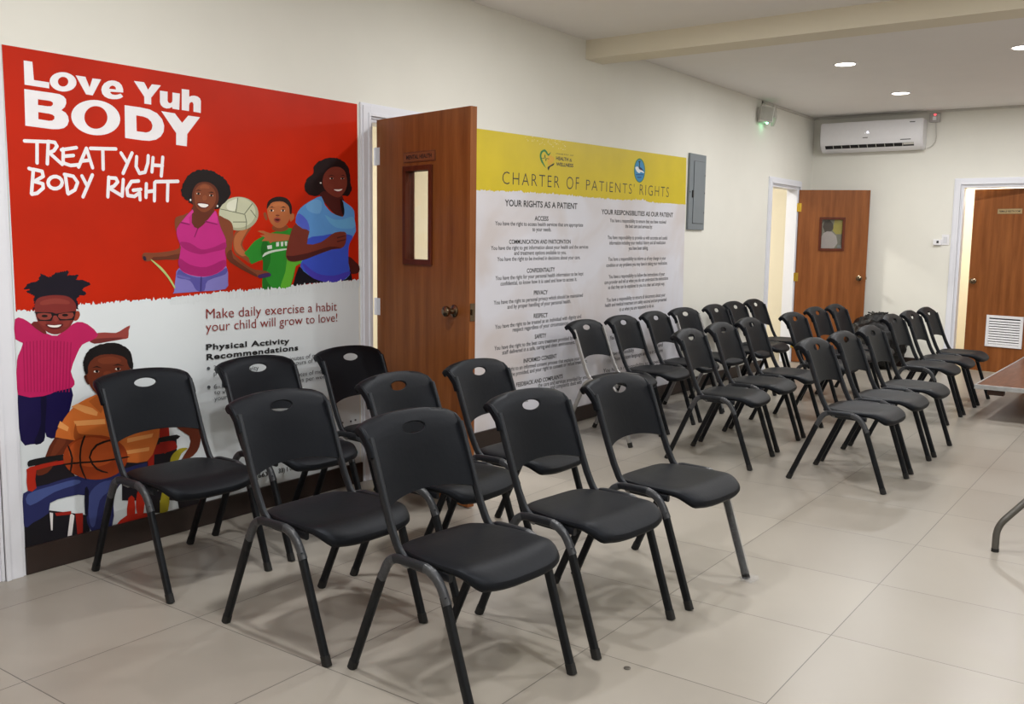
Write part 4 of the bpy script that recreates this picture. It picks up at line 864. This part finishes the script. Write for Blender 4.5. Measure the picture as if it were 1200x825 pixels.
# emergency twin light
em = empty('emergency_light', (9.66, 0, 2.70)); tag(em, 'grey twin-head emergency light glowing green high on the left wall', 'emergency light')
bm = bmesh.new(); box(bm, (-.13, -.05, -.075), (.10, 0, .075), .012); obj('body', bm, GREYPL, em)
for s_, rz, ry in ((-1, -.75, .12), (1, .55, .5)):
    bm = bmesh.new(); box(bm, (-.075, -.035, -.08), (.075, .0, .08), .008)
    T_ = Matrix.Translation((s_*.085, -.075, .005)) @ Matrix.Rotation(rz, 4, 'Z') @ Matrix.Rotation(ry, 4, 'Y')
    bmesh.ops.transform(bm, matrix=T_, verts=bm.verts); hd = obj('lamp_head', bm, GREYPL, em)
    bm = bmesh.new(); box(bm, (-.064, -.039, -.068), (.064, -.034, .068), .001)
    bmesh.ops.transform(bm, matrix=T_, verts=bm.verts); obj('lens', bm, mat('dim_lens', (172, 172, 164), .25, noise=.05), hd)
bm = bmesh.new(); box(bm, (.14, -.10, -.03), (.152, -.07, .085), .003)
bmesh.ops.transform(bm, matrix=Matrix.Translation((.05, 0, -.02)) @ Matrix.Rotation(.7, 4, 'Y') @ Matrix.Translation((-.1, 0, .06)), verts=bm.verts); obj('bracket', bm, GREYPL, em)
bm = bmesh.new(); bmesh.ops.create_icosphere(bm, subdivisions=2, radius=.012); bmesh.ops.translate(bm, vec=(.0, -.062, -.075), verts=bm.verts)
obj('indicator_led', bm, mat('green_led', (120, 255, 170), .4, emit=12), em, True)
l = bpy.data.lights.new('led_glow', 'POINT'); l.energy = .05; l.color = (.25, 1, .5); l.shadow_soft_size = .02
lo = bpy.data.objects.new('led_glow', l); COL.objects.link(lo); lo.parent = em; lo.location = (0, -.05, -.11)
bm = boxes(((-.012, -.014, .07), (.010, 0, ZC-2.70-.014)), ((-.012, -.014, ZC-2.70-.026), (XB-9.66-.001, 0, ZC-2.70-.002)))
obj('conduit', bm, GREYPL, em)
# air conditioner on the back wall
ac = empty('air_conditioner', (XB, -.70, 2.44)); tag(ac, 'white split air conditioner high on the back wall, lit display', 'air conditioner')
bm = bmesh.new(); hw = .56
prof = [(0, 0), (-.10, -.005), (-.155, .03), (-.19, .075), (-.205, .13), (-.20, .30), (-.185, .325), (0, .325)]
L_ = [bm.verts.new((x, hw, z)) for x, z in prof]; R_ = [bm.verts.new((x, -hw, z)) for x, z in prof]
for i in range(len(prof)):
    j = (i+1) % len(prof); bm.faces.new((L_[i], L_[j], R_[j], R_[i]))
bm.faces.new(L_[::-1]); bm.faces.new(R_)
bmesh.ops.bevel(bm, geom=[e for e in bm.edges if abs(e.verts[0].co.y-e.verts[1].co.y) < 1e-6], offset=.012, segments=3, affect='EDGES')
obj('body', bm, WHITEPL, ac, True)
bm = bmesh.new()
def on_ac(z): 
    for (x0, z0), (x1, z1) in zip(prof[1:], prof[2:]):
        if z0 <= z <= z1: return x0+(x1-x0)*(z-z0)/(z1-z0)
def slab(bm, y0, y1, z0, z1, off=.002):
    xa, xb = on_ac(z0)-off, on_ac(z1)-off; V = [bm.verts.new(p) for p in ((xa, y0, z0), (xa, y1, z0), (xb, y1, z1), (xb, y0, z1))]
    W_ = [bm.verts.new((v.co.x+off+.002, v.co.y, v.co.z)) for v in V]
    bm.faces.new(V); bm.faces.new(W_[::-1])
    for i in range(4): bm.faces.new((V[i], V[(i+1) % 4], W_[(i+1) % 4], W_[i]))
slab(bm, .50, -.47, .035, .070); obj('air_outlet', bm, BLACKPL, ac)
bm = bmesh.new()
for k in range(9): slab(bm, .41-k*.095, .405-k*.095, .036, .069, .005)
obj('louvre', bm, GREYPL, ac)
bm = bmesh.new(); slab(bm, -.36, -.47, .05, .068, .004); obj('flap', bm, GREYPL, ac)
bm = bmesh.new(); x = -.2045
add_text(bm, '. 8.', lambda tx, ty: Vector((on_ac(.185)-.0025, .055-.05*tx, .19+.020*ty)), .0); obj('display', bm, mat('lit_display', (240, 240, 255), .4, emit=2.5), ac)
for q in ((.075, .02, .138, .146), (-.33, -.44, .10, .108), (-.42, -.475, .285, .293)):
    bm = bmesh.new(); slab(bm, *q); obj('badge', bm, DARKLINE, ac)
# isolator with its cable
sw = empty('isolator_switch', (XB, -1.338, 2.73)); tag(sw, 'grey isolator box with a red indicator beside the air conditioner', 'switch')
obj('box', boxes(((-.04, -.055, 0), (0, .055, .095)), bev=.005), mat('pale_grey_plastic', (178, 174, 172), .5, noise=.02), sw)
obj('rocker', boxes(((-.047, -.02, .02), (-.04, .02, .06)), bev=.002), WHITEPL, sw)
obj('indicator', boxes(((-.043, -.012, .074), (-.039, .006, .088))), mat('red_neon', (255, 60, 70), .4, emit=4), sw)
bm = bmesh.new(); pth = [Vector((-.02, -.01, .003)).lerp(Vector((-.02, -.03, -.15)), i/6) for i in range(7)]
pth += [Vector((-.02, -.03+.05*t, -.15-.19*t+.05*t*(1-t)*0)) + Vector((0, -.035*math.sin(t*PI)*.6, 0)) for t in [i/8 for i in range(1, 9)]]
pth += [Vector((-.03, .06, -.265-.085)), Vector((-.03, .073, -.25-.085))]
pth = [Vector((-.02, -.01, .003)), Vector((-.02, -.018, -.08)), Vector((-.02, -.022, -.16)), Vector((-.02, -.012, -.215)), Vector((-.02, .012, -.25)), Vector((-.02, .040, -.268)), Vector((-.02, .066, -.278))]
sweep(bm, pth, .0055, .0055, 8); obj('cable', bm, GREYPL, sw, True)
# cable trunking along the ceiling corner of the back wall
tag(obj('cable_trunking', boxes(((XB-.016, -6.0, ZC-.024), (XB, -1.40, ZC-.002)), ((XB-.016, -1.25, ZC-.024), (XB, -.02, ZC-.002))), GREYPL), 'thin grey cable trunking along the top of the back wall', 'trunking')
# thermostat and light switch
th = empty('thermostat', (XB, -1.443, 1.39)); tag(th, 'small white thermostat on the back wall left of the light switch', 'thermostat')
obj('body', boxes(((-.03, -.042, 0), (0, .042, .062)), bev=.005), WHITEPL, th)
obj('display', boxes(((-.032, -.018, .022), (-.029, .004, .048))), DARKLINE, th)
ls = empty('light_switch', (XB, -1.523, 1.392)); tag(ls, 'white light switch plate beside the restroom door frame', 'light switch')
obj('plate', boxes(((-.008, -.038, 0), (0, .038, .115)), bev=.002), WHITEPL, ls)
obj('rocker', boxes(((-.013, -.017, .025), (-.007, .017, .09)), bev=.002), mat('switch_rocker', (214, 216, 222), .3, noise=.01), ls)

# ------------------------------------------------------------------ low platform, bent tube table, bag
PT = .28
pc = on_z(1142.5, 450.5, PT)
pf = empty('platform', (pc.x, pc.y, 0), 0); tag(pf, 'low brown platform with a scuffed top and metal edge near the restroom door', 'platform')
pe = on_z(1200, 418.5, PT)-pc; pf.rotation_euler.z = math.atan2(pe.y, pe.x)
PTOP = mat('scuffed_brown_board', (106, 72, 55), .32, noise=.35, nscale=5, stretch=(1, 7, 1))
obj('top', boxes(((.006, -2.4, PT-.035), (2.434, -.006, PT-.001)), bev=.001), PTOP, pf)
ALU = mat('worn_aluminium', (188, 190, 192), .38, metal=.5, noise=.15, nscale=14)
bm = bmesh.new()
box(bm, (-.004, -2.41, PT-.034), (.008, .004, PT+.002), .002); box(bm, (2.432, -2.41, PT-.034), (2.444, .004, PT+.002), .002); box(bm, (.008, -.008, PT-.034), (2.432, .004, PT+.002), .002); box(bm, (.008, -2.412, PT-.034), (2.432, -2.40, PT+.002), .002)
obj('edge_strip', bm, ALU, pf)
bm = bmesh.new(); V = [(.10, -.08), (.10, -.34), (.16, -.34), (.16, -.08)]
box(bm, (.07, -.20, PT-.085), (.15, -.08, PT-.034), .004); box(bm, (2.29, -.20, PT-.085), (2.37, -.08, PT-.034), .004)
obj('corner_block', bm, mat('dark_brown_block', (66, 40, 28), .5, noise=.15), pf)
for x, y in ((1.3, -1.0), (1.3, -2.2), (2.1, -1.0), (2.1, -2.2)):
    bm = bmesh.new(); sweep(bm, [(x, y, 0), (x, y, PT-.036)], .016, .016, 12); obj('leg', bm, GREYPL, pf, True)
tt = empty('tube_table', (4.70, -3.145, 0)); tag(tt, 'bent grey metal tube leg on the floor at the right edge of the photo', 'table')
TUBE = mat('grey_tube_steel', (98, 96, 92), .35, metal=.6, noise=.2, nscale=10)
q0 = on_z(1165, 643, 0); q1 = on_y(1165.5, 617, q0.y); dirp = on_z(1200, 589.5, .235)
a = Vector((0, 0, .012)); b = Vector((0, 0, .118)); e = dirp-Vector((4.70, -3.145, 0)); e2_ = b+(e-b)*1.9
e3_ = Vector((e2_.x+.9, e2_.y-.15, e2_.z)); 
bm = bmesh.new(); sweep(bm, fillet([a, b, e2_, e2_+Vector((.25, -.45, .1))], [.05, .08], 8), .0155, .0155, 12); lgo = obj('leg', bm, TUBE, tt, True)
bm = bmesh.new(); sweep(bm, [a-Vector((0, 0, .012)), a+Vector((0, 0, .004))], .0165, .0165, 12); obj('foot_cap', bm, RUBBER, lgo, True)
z2 = (e2_+Vector((.25, -.45, .1))); 
obj('tabletop', boxes(((z2.x-.35, z2.y-1.1, z2.z), (z2.x+1.3, z2.y+.1, z2.z+.03)), bev=.004), PTOP, tt)
bm = bmesh.new(); sweep(bm, [(z2.x+1.2, z2.y-.1, 0), (z2.x+1.2, z2.y-.1, z2.z)], .0155, .0155, 12); obj('leg', bm, TUBE, tt, True)
bm = bmesh.new(); sweep(bm, [(z2.x+1.2, z2.y-1.0, 0), (z2.x+1.2, z2.y-1.0, z2.z)], .0155, .0155, 12); obj('leg', bm, TUBE, tt, True)
bm = bmesh.new(); sweep(bm, [(z2.x-.2, z2.y-1.0, 0), (z2.x-.2, z2.y-1.0, z2.z)], .0155, .0155, 12); obj('leg', bm, TUBE, tt, True)
# crinkled black bag on the floor by the back wall
bg = empty('plastic_bag', (11.02, -.93, 0)); tag(bg, 'crinkled black plastic bag on the floor against the back wall behind the chairs', 'bag')
bm = bmesh.new(); bmesh.ops.create_icosphere(bm, subdivisions=5, radius=1)
from mathutils import noise as mn
for v in bm.verts:
    n = v.co.normalized(); z = n.z
    d_ = 1+.10*mn.noise(n*2.1)+.07*mn.noise(n*5+Vector((3, 1, 2)))+.05*abs(mn.noise(n*11))
    v.co = Vector((n.x*.25*d_, n.y*.33*d_, .305+n.z*.31*d_)) 
    if v.co.z < .02: v.co.z = .002+.2*(max(0, v.co.z))
    if z > .8: v.co.z += .03*mn.noise(n*16)
BAG = mat('black_bag_film', (9, 9, 11), .42, spec=.3, noise=.2, nscale=30, bump=.5)
obj('bag_body', bm, BAG, bg, True)
bm = bmesh.new()
for k in range(9):
    t = 2*PI*k/9; sweep(bm, [(.0, 0, .58), (.03*math.cos(t), .05*math.sin(t), .61), (.07*math.cos(t), .11*math.sin(t), .615+.02*random.random())], .02, .006, 6)
obj('knot', bm, BAG, bg, True)
# small flat disc lying on the tiles
q = on_z(735, 783.5, 0); bm = bmesh.new(); lathe(bm, [(.001, 0), (.011, 0), (.012, .002), (.009, .004), (.001, .004)], Matrix.Translation((q.x, q.y, .0005)), 14)
tag(obj('bottle_cap', bm, mat('dull_metal', (92, 88, 82), .4, metal=.4, noise=.1), smooth=True), 'tiny dark disc lying on the tiles before the frontmost chairs', 'disc')
